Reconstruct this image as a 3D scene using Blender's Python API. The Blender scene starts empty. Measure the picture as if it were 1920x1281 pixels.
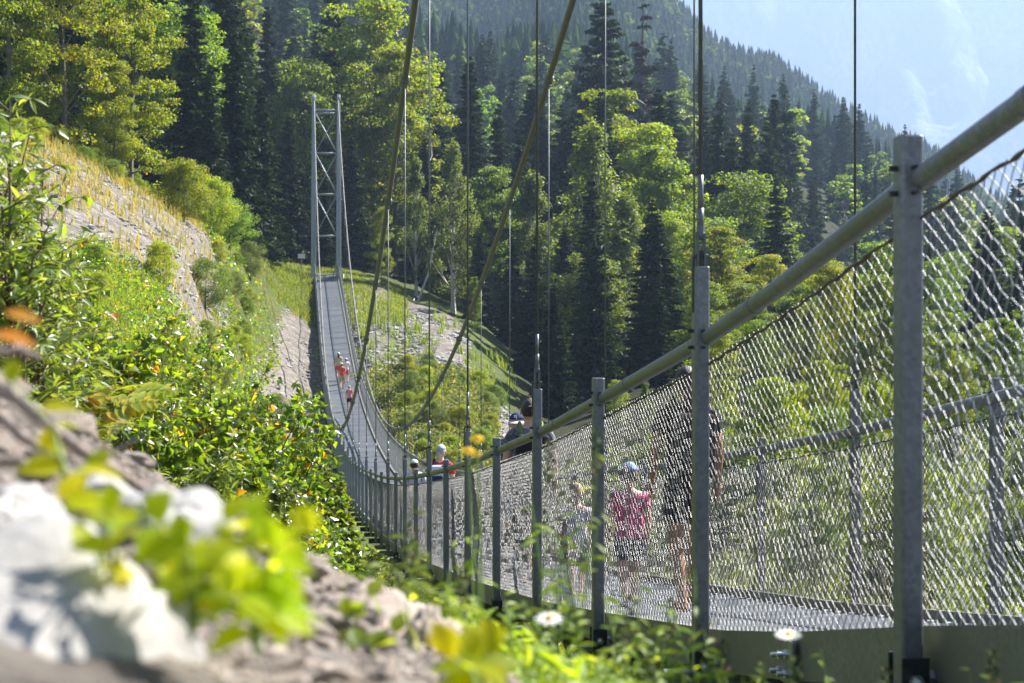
import bpy, bmesh, math, random
import numpy as np
from mathutils import Vector, Matrix, noise as mnoise
sc = bpy.context.scene
C = sc.collection
R = math.radians
rng = np.random.default_rng(11)
random.seed(5)

# ------------------------------------------------------------------ camera, sky, sun, exposure
F = 3000.0                                    # focal length in photo pixels (1920 wide)
cam_d = bpy.data.cameras.new('camera'); cam = bpy.data.objects.new('camera', cam_d); C.objects.link(cam)
cam.location = (0, 0, 0); cam.rotation_euler = (R(90), 0, 0)
cam_d.sensor_width = 36; cam_d.lens = F / 1920 * 36
cam_d.clip_start = 0.05; cam_d.clip_end = 20000
cam_d.dof.use_dof = True; cam_d.dof.focus_distance = 15.0; cam_d.dof.aperture_fstop = 6.3
sc.camera = cam
SUN_AZ, SUN_EL = R(52), R(43)
sun_v = Vector((math.sin(SUN_AZ)*math.cos(SUN_EL), math.cos(SUN_AZ)*math.cos(SUN_EL), math.sin(SUN_EL)))
sun_d = bpy.data.lights.new('sun', 'SUN'); sun = bpy.data.objects.new('sun', sun_d); C.objects.link(sun)
sun_d.energy = 5.0; sun_d.angle = R(0.5); sun_d.color = (1.0, 0.955, 0.88)
sun.rotation_euler = sun_v.to_track_quat('Z', 'Y').to_euler()
W = bpy.data.worlds.new('World'); sc.world = W; W.use_nodes = True
nt = W.node_tree; nt.nodes.clear()
wo = nt.nodes.new('ShaderNodeOutputWorld'); wb = nt.nodes.new('ShaderNodeBackground'); sk = nt.nodes.new('ShaderNodeTexSky')
sk.sky_type = 'NISHITA'; sk.sun_disc = False; sk.sun_elevation = SUN_EL; sk.sun_rotation = SUN_AZ; sk.altitude = 1100
wb.inputs[1].default_value = 0.05
nt.links.new(sk.outputs[0], wb.inputs[0]); nt.links.new(wb.outputs[0], wo.inputs[0])
sc.view_settings.view_transform = 'Standard'; sc.view_settings.look = 'None'; sc.view_settings.gamma = 1
sc.view_settings.exposure = 2.0
HAZE_DENSITY = 0.00021

# ------------------------------------------------------------------ helpers
def at(px, py, Z): return Vector(((px-960)/F*Z, Z, (640-py)/F*Z))
def tag(o, label=None, cat=None, group=None, kind=None):
    if label: o['label'] = label
    if cat: o['category'] = cat
    if group: o['group'] = group
    if kind: o['kind'] = kind
    return o
def empty(name, loc=(0,0,0), rz=0, label=None, cat=None, group=None):
    o = bpy.data.objects.new(name, None); C.objects.link(o); o.location = loc; o.rotation_euler = (0,0,rz)
    o.empty_display_size = 0.2
    return tag(o, label, cat, group)
def link(name, me, m=None, parent=None, smooth=True):
    if m is not None and not me.materials:
        for k in (m if isinstance(m, (list, tuple)) else [m]): me.materials.append(k)
    o = bpy.data.objects.new(name, me); C.objects.link(o)
    if parent: o.parent = parent
    return o
def mesh_np(name, V, Fq, smooth=False, mats=None):
    """V (n,3); Fq (m,k) array of faces with k corners, or list of such arrays"""
    if not isinstance(Fq, list): Fq = [Fq]
    me = bpy.data.meshes.new(name)
    V = np.asarray(V, dtype=np.float32)
    me.vertices.add(len(V)); me.vertices.foreach_set('co', V.ravel())
    loops = np.concatenate([f.ravel() for f in Fq]).astype(np.int32)
    counts = np.concatenate([np.full(len(f), f.shape[1]) for f in Fq]).astype(np.int32)
    starts = np.concatenate([[0], np.cumsum(counts)[:-1]]).astype(np.int32)
    me.loops.add(len(loops)); me.loops.foreach_set('vertex_index', loops)
    me.polygons.add(len(counts)); me.polygons.foreach_set('loop_start', starts)
    try: me.polygons.foreach_set('loop_total', counts)
    except Exception: pass
    if mats is not None: me.polygons.foreach_set('material_index', np.asarray(mats, dtype=np.int32))
    me.polygons.foreach_set('use_smooth', np.full(len(counts), smooth))
    me.update(calc_edges=True)
    return me
class MB:
    def __init__(s): s.v = []; s.f = []; s.m = []; s.mi = 0
    def add(s, vs, fs):
        n = len(s.v); s.v += [tuple(v) for v in vs]; s.f += [tuple(i+n for i in f) for f in fs]; s.m += [s.mi]*len(fs)
    def box(s, c, size, ax=None):
        """centre, full size, optional 3 axes"""
        c = Vector(c); X, Y, Z = ax if ax else (Vector((1,0,0)), Vector((0,1,0)), Vector((0,0,1)))
        vs = [c + X*(size[0]/2*i) + Y*(size[1]/2*j) + Z*(size[2]/2*k) for i in (-1,1) for j in (-1,1) for k in (-1,1)]
        s.add(vs, [(0,1,3,2),(4,6,7,5),(0,4,5,1),(2,3,7,6),(0,2,6,4),(1,5,7,3)])
    def tube(s, pts, rad, n=8, cap=True):
        pts = [Vector(p) for p in pts]
        if not isinstance(rad, (list, tuple)): rad = [rad]*len(pts)
        rings = []
        up = Vector((0,0,1))
        for i, p in enumerate(pts):
            d = (pts[min(i+1, len(pts)-1)] - pts[max(i-1, 0)])
            d = d.normalized() if d.length > 1e-9 else Vector((0,0,1))
            a = d.cross(up)
            if a.length < 0.05: a = d.cross(Vector((1,0,0)))
            a.normalize(); b = d.cross(a).normalized()
            rings.append([p + (a*math.cos(2*math.pi*k/n) + b*math.sin(2*math.pi*k/n))*rad[i] for k in range(n)])
        vs = [v for r in rings for v in r]; fs = []
        for i in range(len(pts)-1):
            for k in range(n):
                fs.append((i*n+k, i*n+(k+1)%n, (i+1)*n+(k+1)%n, (i+1)*n+k))
        if cap: fs += [tuple(range(n-1,-1,-1)), tuple((len(pts)-1)*n+k for k in range(n))]
        s.add(vs, fs)
    def build(s, name, m, parent=None, smooth=False, bevel=0):
        me = bpy.data.meshes.new(name); me.from_pydata(s.v, [], s.f); me.update()
        me.polygons.foreach_set('material_index', s.m)
        me.polygons.foreach_set('use_smooth', [smooth]*len(s.f))
        o = link(name, me, m, parent)
        if bevel:
            b = o.modifiers.new('b', 'BEVEL'); b.width = bevel; b.segments = 2; b.limit_method = 'ANGLE'
        return o

# ------------------------------------------------------------------ materials
def newmat(name):
    m = bpy.data.materials.new(name); m.use_nodes = True
    t = m.node_tree; t.nodes.clear()
    o = t.nodes.new('ShaderNodeOutputMaterial')
    return m, t, o
def N(t, typ, **kw):
    n = t.nodes.new(typ)
    for k, v in kw.items():
        if k.startswith('i_'): n.inputs[k[2:].replace('_', ' ')].default_value = v
        else: setattr(n, k, v)
    return n
def ramp(t, stops, fac=None, interp='LINEAR'):
    r = t.nodes.new('ShaderNodeValToRGB'); r.color_ramp.interpolation = interp
    e = r.color_ramp.elements
    while len(e) > 1: e.remove(e[-1])
    e[0].position = stops[0][0]; e[0].color = (*stops[0][1], 1)
    for p, c in stops[1:]:
        k = e.new(p); k.color = (*c, 1)
    if fac is not None: t.links.new(fac, r.inputs[0])
    return r
def simple(name, col, rough=0.6, metal=0.0, var=0.15, scale=8.0, bump=0.0, bscale=40.0, spec=0.5):
    """principled with noise-mottled colour"""
    m, t, o = newmat(name)
    p = N(t, 'ShaderNodeBsdfPrincipled'); p.inputs['Roughness'].default_value = rough; p.inputs['Metallic'].default_value = metal
    p.inputs['Specular IOR Level'].default_value = spec
    tc = N(t, 'ShaderNodeTexCoord'); nz = N(t, 'ShaderNodeTexNoise'); nz.inputs['Scale'].default_value = scale; nz.inputs['Detail'].default_value = 5
    t.links.new(tc.outputs['Object'], nz.inputs['Vector'])
    a = tuple(c*(1-var) for c in col); b = tuple(min(1, c*(1+var)) for c in col)
    r = ramp(t, [(0.3, a), (0.7, b)], nz.outputs['Fac'])
    t.links.new(r.outputs[0], p.inputs['Base Color'])
    if bump:
        n2 = N(t, 'ShaderNodeTexNoise'); n2.inputs['Scale'].default_value = bscale; n2.inputs['Detail'].default_value = 6
        t.links.new(tc.outputs['Object'], n2.inputs['Vector'])
        bp = N(t, 'ShaderNodeBump'); bp.inputs['Strength'].default_value = bump; bp.inputs['Distance'].default_value = 0.02
        t.links.new(n2.outputs['Fac'], bp.inputs['Height']); t.links.new(bp.outputs[0], p.inputs['Normal'])
    t.links.new(p.outputs[0], o.inputs[0])
    return m
def galv(name, base, var, rough, metal, tint=None, sc_=70.0):
    m, t, o = newmat(name)
    p = N(t, 'ShaderNodeBsdfPrincipled'); p.inputs['Metallic'].default_value = metal
    tc = N(t, 'ShaderNodeTexCoord')
    vo = N(t, 'ShaderNodeTexVoronoi'); vo.inputs['Scale'].default_value = sc_
    nz = N(t, 'ShaderNodeTexNoise'); nz.inputs['Scale'].default_value = 6.0; nz.inputs['Detail'].default_value = 8; nz.inputs['Roughness'].default_value = 0.65
    n3 = N(t, 'ShaderNodeTexNoise'); n3.inputs['Scale'].default_value = 2.0; n3.inputs['Detail'].default_value = 3
    for n_ in (vo, nz, n3): t.links.new(tc.outputs['Object'], n_.inputs['Vector'])
    bw = N(t, 'ShaderNodeRGBToBW'); t.links.new(vo.outputs['Color'], bw.inputs[0])
    mx = N(t, 'ShaderNodeMix', data_type='FLOAT'); mx.inputs[0].default_value = 0.55
    t.links.new(bw.outputs[0], mx.inputs[2]); t.links.new(nz.outputs['Fac'], mx.inputs[3])
    lo = tuple(c*(1-var) for c in base); hi = tuple(min(1, c*(1+var)) for c in base)
    r = ramp(t, [(0.3, lo), (0.7, hi)], mx.outputs[0])
    col = r.outputs[0]
    if tint:
        r2 = ramp(t, [(0.45, (0,0,0)), (0.65, (1,1,1))], n3.outputs['Fac'])
        m2 = N(t, 'ShaderNodeMix', data_type='RGBA'); t.links.new(r2.outputs[0], m2.inputs[0]); t.links.new(col, m2.inputs[6]); m2.inputs[7].default_value = (*tint, 1)
        col = m2.outputs[2]
    t.links.new(col, p.inputs['Base Color'])
    rr = N(t, 'ShaderNodeMapRange'); rr.inputs[3].default_value = rough-0.1; rr.inputs[4].default_value = rough+0.12
    t.links.new(nz.outputs['Fac'], rr.inputs[0]); t.links.new(rr.outputs[0], p.inputs['Roughness'])
    bp = N(t, 'ShaderNodeBump'); bp.inputs['Strength'].default_value = 0.12; bp.inputs['Distance'].default_value = 0.01
    t.links.new(nz.outputs['Fac'], bp.inputs['Height']); t.links.new(bp.outputs[0], p.inputs['Normal'])
    t.links.new(p.outputs[0], o.inputs[0])
    return m
def leafmat(name, stops, trans=0.45, rough=0.5, spec=0.35, gain=2.4):
    """per-leaf colour (random per island), per-plant shift, light shining through"""
    m, t, o = newmat(name)
    g = N(t, 'ShaderNodeNewGeometry'); oi = N(t, 'ShaderNodeObjectInfo')
    r = ramp(t, stops, g.outputs['Random Per Island'])
    hs = N(t, 'ShaderNodeHueSaturation')
    mh = N(t, 'ShaderNodeMapRange'); mh.inputs[3].default_value = 0.485; mh.inputs[4].default_value = 0.512
    mv = N(t, 'ShaderNodeMapRange'); mv.inputs[3].default_value = 0.75; mv.inputs[4].default_value = 1.2
    t.links.new(oi.outputs['Random'], mh.inputs[0])
    m5 = N(t, 'ShaderNodeMath', operation='FRACT'); m6 = N(t, 'ShaderNodeMath', operation='MULTIPLY'); m6.inputs[1].default_value = 17.3
    t.links.new(oi.outputs['Random'], m6.inputs[0]); t.links.new(m6.outputs[0], m5.inputs[0]); t.links.new(m5.outputs[0], mv.inputs[0])
    t.links.new(mh.outputs[0], hs.inputs['Hue']); t.links.new(mv.outputs[0], hs.inputs['Value']); t.links.new(r.outputs[0], hs.inputs['Color'])
    p = N(t, 'ShaderNodeBsdfPrincipled'); p.inputs['Roughness'].default_value = rough; p.inputs['Specular IOR Level'].default_value = spec
    t.links.new(hs.outputs[0], p.inputs['Base Color'])
    tb = N(t, 'ShaderNodeBsdfTranslucent')
    gm = N(t, 'ShaderNodeMix', data_type='RGBA', blend_type='MULTIPLY'); gm.inputs[0].default_value = 1; gm.inputs[7].default_value = (gain*1.25, gain*1.15, gain*0.3, 1)
    t.links.new(hs.outputs[0], gm.inputs[6]); t.links.new(gm.outputs[2], tb.inputs[0])
    mx = N(t, 'ShaderNodeMixShader'); mx.inputs[0].default_value = trans
    t.links.new(p.outputs[0], mx.inputs[1]); t.links.new(tb.outputs[0], mx.inputs[2]); t.links.new(mx.outputs[0], o.inputs[0])
    return m

M = {}
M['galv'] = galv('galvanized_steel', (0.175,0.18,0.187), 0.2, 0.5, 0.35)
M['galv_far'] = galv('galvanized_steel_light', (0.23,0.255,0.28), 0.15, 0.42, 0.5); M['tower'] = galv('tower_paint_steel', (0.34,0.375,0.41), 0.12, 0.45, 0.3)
M['rail'] = galv('tubular_rail_steel', (0.17,0.174,0.183), 0.2, 0.45, 0.3, tint=(0.14,0.14,0.135))
M['beam'] = galv('edge_beam_steel', (0.19,0.19,0.165), 0.2, 0.55, 0.2, tint=(0.16,0.157,0.125))
M['cable'] = galv('cable_sheath', (0.135,0.13,0.122), 0.15, 0.5, 0.3)
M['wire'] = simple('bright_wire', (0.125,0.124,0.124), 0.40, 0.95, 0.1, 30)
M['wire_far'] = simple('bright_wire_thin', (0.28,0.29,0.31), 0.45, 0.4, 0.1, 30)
M['rope'] = simple('rusty_wire_rope', (0.10,0.08,0.07), 0.6, 0.5, 0.4, 60)
M['hanger'] = simple('hanger_rod_steel', (0.13,0.135,0.14), 0.5, 0.7, 0.15, 30)
M['black'] = simple('dark_bracket', (0.05,0.055,0.06), 0.45, 0.6, 0.3, 30)
M['bolt'] = simple('zinc_bolt', (0.75,0.76,0.78), 0.3, 0.9, 0.1, 30)
M['concrete'] = simple('pale_concrete', (0.42,0.40,0.36), 0.85, 0, 0.2, 3, 0.3, 20)
M['white'] = simple('white_enamel', (0.8,0.8,0.8), 0.5, 0, 0.03, 3)
M['woodpale'] = simple('pale_wood', (0.42,0.31,0.18), 0.7, 0, 0.25, 20, 0.2)
M['bark'] = simple('grey_brown_bark', (0.13,0.105,0.08), 0.9, 0, 0.35, 5, 0.8, 25)
M['birchbark'] = simple('pale_birch_bark', (0.52,0.49,0.44), 0.7, 0, 0.35, 9, 0.4, 25)
M['deadwood'] = simple('weathered_dead_wood', (0.34,0.27,0.22), 0.85, 0, 0.4, 14, 0.9, 60)
M['twig'] = simple('brown_twig', (0.12,0.08,0.05), 0.8, 0, 0.3, 20)
M['stem'] = simple('green_stem', (0.17,0.26,0.06), 0.6, 0, 0.2, 20)

# deck grating: crosswise planks and mesh
def deckmat():
    m, t, o = newmat('deck_grating')
    p = N(t, 'ShaderNodeBsdfPrincipled'); p.inputs['Roughness'].default_value = 0.75; p.inputs['Metallic'].default_value = 0.1
    uv = N(t, 'ShaderNodeUVMap'); sx = N(t, 'ShaderNodeSeparateXYZ'); t.links.new(uv.outputs[0], sx.inputs[0])
    def saw(src, k, w):
        a = N(t, 'ShaderNodeMath', operation='MULTIPLY'); a.inputs[1].default_value = k; t.links.new(src, a.inputs[0])
        b = N(t, 'ShaderNodeMath', operation='FRACT'); t.links.new(a.outputs[0], b.inputs[0])
        c = N(t, 'ShaderNodeMath', operation='LESS_THAN'); c.inputs[1].default_value = w; t.links.new(b.outputs[0], c.inputs[0])
        return c.outputs[0]
    s1 = saw(sx.outputs[1], 4.0, 0.09); s2 = saw(sx.outputs[1], 24.0, 0.4)
    nz = N(t, 'ShaderNodeTexNoise'); nz.inputs['Scale'].default_value = 1.1; nz.inputs['Detail'].default_value = 6; t.links.new(uv.outputs[0], nz.inputs['Vector'])
    fl = N(t, 'ShaderNodeMath', operation='FLOOR'); ml = N(t, 'ShaderNodeMath', operation='MULTIPLY'); ml.inputs[1].default_value = 4.0
    t.links.new(sx.outputs[1], ml.inputs[0]); t.links.new(ml.outputs[0], fl.inputs[0])
    wn = N(t, 'ShaderNodeTexWhiteNoise', noise_dimensions='1D'); t.links.new(fl.outputs[0], wn.inputs['W'])
    ad = N(t, 'ShaderNodeMix', data_type='FLOAT'); ad.inputs[0].default_value = 0.5; t.links.new(wn.outputs[0], ad.inputs[2]); t.links.new(nz.outputs['Fac'], ad.inputs[3])
    r = ramp(t, [(0.2, (0.05,0.06,0.073)), (0.8, (0.098,0.112,0.132))], ad.outputs[0])
    m1 = N(t, 'ShaderNodeMix', data_type='RGBA'); t.links.new(s1, m1.inputs[0]); t.links.new(r.outputs[0], m1.inputs[6]); m1.inputs[7].default_value = (0.05,0.06,0.075,1)
    m2 = N(t, 'ShaderNodeMix', data_type='RGBA', blend_type='MULTIPLY'); t.links.new(s2, m2.inputs[0]); t.links.new(m1.outputs[2], m2.inputs[6]); m2.inputs[7].default_value = (0.75,0.75,0.75,1)
    t.links.new(m2.outputs[2], p.inputs['Base Color']); t.links.new(p.outputs[0], o.inputs[0])
    return m
M['deck'] = deckmat()

G = lambda *s: [(p, c) for p, c in s]
M['beech'] = leafmat('beech_leaf', G((0,(0.04,0.08,0.012)),(0.5,(0.075,0.135,0.016)),(0.9,(0.13,0.18,0.02)),(1,(0.20,0.20,0.02))), 0.45, gain=2.4)
M['maple'] = leafmat('maple_leaf', G((0,(0.08,0.12,0.012)),(0.45,(0.13,0.18,0.016)),(0.9,(0.18,0.21,0.02)),(0.97,(0.22,0.20,0.02)),(1,(0.30,0.17,0.02))), 0.48, gain=2.5)
M['birch'] = leafmat('birch_leaf', G((0,(0.05,0.085,0.025)),(0.6,(0.09,0.13,0.035)),(1,(0.13,0.16,0.05))), 0.45)
M['needle'] = leafmat('spruce_needle', G((0,(0.013,0.028,0.012)),(0.6,(0.024,0.049,0.016)),(1,(0.048,0.08,0.02))), 0.12, 0.6, 0.15, 2.0)
M['needle_y'] = leafmat('young_fir_needle', G((0,(0.06,0.10,0.014)),(0.6,(0.12,0.17,0.016)),(1,(0.22,0.21,0.02))), 0.5)
M['dead'] = leafmat('dead_needle', G((0,(0.06,0.05,0.04)),(1,(0.10,0.095,0.085))), 0.1, .9, .1, 1.0)
M['bushleaf'] = leafmat('bush_leaf', G((0,(0.045,0.085,0.016)),(0.4,(0.085,0.14,0.018)),(0.9,(0.14,0.19,0.022)),(0.965,(0.26,0.20,0.02)),(0.985,(0.40,0.20,0.02)),(1,(0.42,0.15,0.02))), 0.48, 0.32, 0.6, 2.6)
M['willowleaf'] = leafmat('willow_leaf', G((0,(0.07,0.11,0.03)),(0.6,(0.12,0.17,0.045)),(1,(0.19,0.22,0.07))), 0.45, 0.4, 0.5, 2.3)
M['fern'] = leafmat('fern_leaf', G((0,(0.14,0.20,0.015)),(0.7,(0.24,0.25,0.015)),(1,(0.42,0.30,0.02))), 0.5, 0.5, 0.3, 2.4)
M['orange'] = leafmat('autumn_leaf', G((0,(0.30,0.19,0.03)),(0.6,(0.45,0.20,0.03)),(1,(0.42,0.11,0.03))), 0.45, 0.5, 0.3, 1.6)
M['frontleaf'] = leafmat('bright_front_leaf', G((0,(0.20,0.27,0.01)),(0.5,(0.30,0.35,0.012)),(1,(0.42,0.40,0.02))), 0.62, 0.5, 0.15, 2.2)
M['weed'] = leafmat('weed_leaf', G((0,(0.11,0.18,0.022)),(0.6,(0.18,0.26,0.03)),(1,(0.27,0.33,0.05))), 0.55, 0.45, 0.25, 2.4)
M['grass'] = leafmat('green_grass', G((0,(0.07,0.11,0.015)),(0.6,(0.12,0.17,0.02)),(1,(0.20,0.20,0.04))), 0.45)
M['drygrass'] = leafmat('dry_grass', G((0,(0.26,0.21,0.08)),(0.6,(0.38,0.31,0.13)),(1,(0.16,0.19,0.03))), 0.4, 0.6, 0.3, 1.5)
M['meadow'] = leafmat('meadow_herb', G((0,(0.05,0.08,0.025)),(0.45,(0.10,0.13,0.045)),(0.8,(0.17,0.175,0.08)),(1,(0.28,0.23,0.17))), 0.4, 0.6, 0.3, 1.7)

def rockmat(name, lo, hi, dirt, sc_=6):
    m, t, o = newmat(name)
    p = N(t, 'ShaderNodeBsdfPrincipled'); p.inputs['Roughness'].default_value = 0.9; p.inputs['Specular IOR Level'].default_value = 0.2
    tc = N(t, 'ShaderNodeTexCoord')
    n1 = N(t, 'ShaderNodeTexNoise'); n1.inputs['Scale'].default_value = sc_; n1.inputs['Detail'].default_value = 9; n1.inputs['Roughness'].default_value = 0.65
    n2 = N(t, 'ShaderNodeTexNoise'); n2.inputs['Scale'].default_value = sc_*0.45; n2.inputs['Detail'].default_value = 4
    for n_ in (n1, n2): t.links.new(tc.outputs['Object'], n_.inputs['Vector'])
    r = ramp(t, [(0.3, lo), (0.65, hi)], n1.outputs['Fac']); r2 = ramp(t, [(0.55, (0,0,0)), (0.75, (1,1,1))], n2.outputs['Fac'])
    mx = N(t, 'ShaderNodeMix', data_type='RGBA'); t.links.new(r2.outputs[0], mx.inputs[0]); t.links.new(r.outputs[0], mx.inputs[6]); mx.inputs[7].default_value = (*dirt, 1)
    t.links.new(mx.outputs[2], p.inputs['Base Color'])
    bp = N(t, 'ShaderNodeBump'); bp.inputs['Strength'].default_value = 0.6; bp.inputs['Distance'].default_value = 0.03
    t.links.new(n1.outputs['Fac'], bp.inputs['Height']); t.links.new(bp.outputs[0], p.inputs['Normal']); t.links.new(p.outputs[0], o.inputs[0])
    return m
M['limestone'] = rockmat('pale_limestone', (0.24,0.23,0.22), (0.42,0.405,0.39), (0.17,0.15,0.14))
M['stone'] = rockmat('brown_stone', (0.20,0.16,0.13), (0.47,0.40,0.345), (0.14,0.08,0.045), 9)

# ------------------------------------------------------------------ sag line of the bridge (needed by the ground below it)
S = 2.13
DU = np.array([-4,0,1,1.95,2.5,2.95,3.95,4.95,5.95,6.95,9,10.95,13.7,20,24,28.5,33,36.5,40.3,44.7,51.5,58,62,66,69], float)
DV = np.array([-2100,0,531,1037,1360,1596,2014,2420,2773,3120,3780,4380,5069,6240,6650,6750,6400,5750,4850,3250,-250,-4150,-6300,-8448,-10000], float)
def smooth_D():
    u = np.linspace(-4, 69, 731); d = np.interp(u, DU, DV)
    for _ in range(3):
        k = 15; pad = np.concatenate([2*d[0]-d[k:0:-1], d, 2*d[-1]-d[-2:-k-2:-1]])
        sm = np.convolve(pad, np.ones(2*k+1)/(2*k+1), 'valid'); w = np.clip((u-7)/3, 0, 1)
        d = sm*w + d*(1-w)
    return u, d
_u, _d = smooth_D()
def D(u): return float(np.interp(u, _u, _d))
# ------------------------------------------------------------------ terrain
CP = [ # (px, py, Z) of bare ground in the photograph
 (-300,1050,.7),(0,1330,.7),(300,1420,.7),(600,1480,.7),(-300,900,1.05),(0,1130,1.05),(300,1210,1.05),(600,1340,1.05),(0,950,1.45),(300,1040,1.45),(600,1200,1.45),(900,1340,1.3),(960,1440,.7),(1500,1560,.7),(2200,1640,.7),
 (-400,520,2),(0,735,2),(200,850,2),(450,985,2),(600,1100,2),(850,1225,2),(1000,1310,2),(1500,1390,2),(1900,1420,2),(2400,1440,2),
 (-400,640,4),(0,860,4),(300,1010,4),(600,1180,4),(850,1255,4),(1100,1290,4),(1720,1345,4),(2300,1350,4),
 (-300,700,8),(100,900,8),(400,1050,8),(600,1150,8),(936,1245,8),(1100,1290,8),(1700,1300,8),(2400,1280,8),
 (-300,600,15),(100,750,15),(400,870,15),(550,970,15),(880,1215,13),(1300,1240,13),(1500,1200,13),(2300,1180,13),
 (-300,480,25),(100,610,25),(400,720,25),(560,860,25),(710,1110,20),(1000,1180,20),(1500,1100,20),(1900,1080,20),(2500,1060,20),
 (680,1130,30),(900,1130,32),(-400,300,40),(0,430,40),(250,520,40),(400,620,40),(560,790,40),(660,1060,45),(900,1040,45),(1100,1000,40),(1500,960,35),(1900,930,35),(2500,900,35),
 (-400,150,60),(0,275,60),(150,345,60),(300,440,60),(450,570,60),(580,740,60),(640,980,60),(1050,910,60),(1500,850,60),(1900,820,60),(2500,780,60),
 (-300,110,80),(0,235,80),(150,300,80),(330,400,80),(450,490,80),(570,640,80),(610,800,80),(750,860,76),(850,870,74),(1000,850,80),(1100,830,80),
 (480,492,110),(300,400,110),(0,200,110),(580,560,110),(760,690,100),(900,760,92),(760,602,120),(850,622,116),(640,600,118),(1050,770,110),(1300,720,100),(1500,740,100),(1900,720,100),
 (560,505,140),(640,522,140),(700,535,140),(780,570,140),(200,350,150),(1000,650,150),(1200,665,150),(1500,645,150),(1900,640,150),(2500,600,150),
 (560,470,180),(200,280,180),(-300,150,180),(800,520,180),(1000,560,200),(1300,590,200),(1700,640,200),(2100,640,200),(2600,600,200),
 (0,60,260),(300,150,260),(600,330,260),(900,430,260),(1300,470,260),(1700,580,260),(2000,620,260),
 (0,-150,420),(300,-80,420),(600,60,420),(860,165,420),(1050,200,420),(1280,235,420),(1500,320,420),(1680,400,420),(1800,490,420),(1920,570,420),(2300,720,420),
 (860,230,560),(1300,330,560),(1700,480,560),(2000,680,560),(300,-60,560),
 (600,0,780),(900,120,780),(1300,230,780),(1600,400,780),(1900,560,780),(2300,760,780),
 (300,-500,1050),(600,-330,1050),(900,-180,1050),(1120,-70,1050),(1270,40,1050),(1450,155,1050),(1600,255,1050),(1750,325,1050),(1920,420,1050),(2200,560,1050),
 (600,0,1500),(1270,300,1500),(1900,640,1500)]
def uvp(s, Z): return np.stack([np.asarray(s)*5.0, np.log(np.maximum(np.asarray(Z), .5))*0.62], -1)
cp = np.array(CP, float); cs = (cp[:,0]-960)/F; ct = (640-cp[:,1])/F; P = uvp(cs, cp[:,2])
def kern(d): return np.where(d > 1e-9, d*d*np.log(np.maximum(d, 1e-9)), 0)
n_ = len(P); A = np.zeros((n_+3, n_+3)); A[:n_,:n_] = kern(np.linalg.norm(P[:,None]-P[None], axis=2)) + np.eye(n_)*0.004
A[:n_,n_] = 1; A[:n_,n_+1:] = P; A[n_,:n_] = 1; A[n_+1:,:n_] = P.T
sol = np.linalg.solve(A, np.concatenate([ct, [0,0,0]]))
def H(x, y):
    x = np.atleast_1d(np.asarray(x, float)); y = np.atleast_1d(np.asarray(y, float))
    yc = np.maximum(y, 0.7); s = np.clip(x/yc, -0.75, 0.75); q = uvp(s, yc)
    out = np.empty(len(q))
    for a in range(0, len(q), 4000):
        qq = q[a:a+4000]
        out[a:a+4000] = kern(np.linalg.norm(qq[:,None]-P[None], axis=2)) @ sol[:n_] + sol[n_] + qq @ sol[n_+1:]
    z = out*yc
    uu = y/S; xc = (-405*uu + 2272 + 1441)*S/F; zd = -np.interp(uu, _u, _d)*S/F
    clear = np.interp(uu, [1.5, 4, 10, 20, 50, 60, 66, 67.5], [.42, .62, .9, 1.1, 1.0, .8, .25, .12])
    cap = zd - clear + np.maximum(0, np.abs(x-xc)-1.5)*np.interp(uu, [2, 10, 60, 66], [.5, .8, .8, .35]) + np.maximum(0, np.abs(x-xc)-4.0)**1.3*1.2
    return np.where(uu < 67.5, np.minimum(z, cap), z)
def h1(x, y): return float(H([x],[y])[0])
def vnoise(V, s, oct_=3):
    return np.array([mnoise.fractal(Vector(v)*s, 1.0, 2.0, oct_) for v in V])
kk = np.linspace(-1, 1, 331); sgrid = 0.72*np.sign(kk)*np.abs(kk)**1.5
zrow = np.concatenate([0.7*(1500/0.7)**(np.linspace(0, 1, 330))])
SS, ZZ = np.meshgrid(sgrid, zrow); X = (SS*ZZ).ravel(); Y = ZZ.ravel(); Zh = H(X, Y)
V = np.stack([X, Y, Zh], 1)
nz1 = np.array([mnoise.fractal(Vector((v[0]/max(v[1],1)*40, math.log(v[1])*14, 0)), 1.0, 2.0, 4) for v in V])
V[:,2] += nz1*np.minimum(Y, 200)*0.0035
nr, nc = SS.shape
idx = np.arange(nr*nc).reshape(nr, nc)
quads = np.stack([idx[:-1,:-1], idx[:-1,1:], idx[1:,1:], idx[1:,:-1]], -1).reshape(-1, 4)
# a strip of the same ground behind the camera
xb = sgrid*0.7; Hb = V[:nc,2]; back = []
yb = [-12, -5, -1.5, 0.2]
for y in yb: back.append(np.stack([xb*(1+ (0.7-y)*3), np.full(nc, y), Hb - 0.02*(0.7-y)*0], 1))
n0 = len(V); V = np.concatenate([V] + back[::-1]); rows = [idx[0]] + [n0 + k*nc + np.arange(nc) for k in range(4)]
ex = [np.stack([rows[k+1][:-1], rows[k+1][1:], rows[k][1:], rows[k][:-1]], -1) for k in range(4)]
me = mesh_np('ground', V, np.concatenate([quads]+ex), True)
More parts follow.
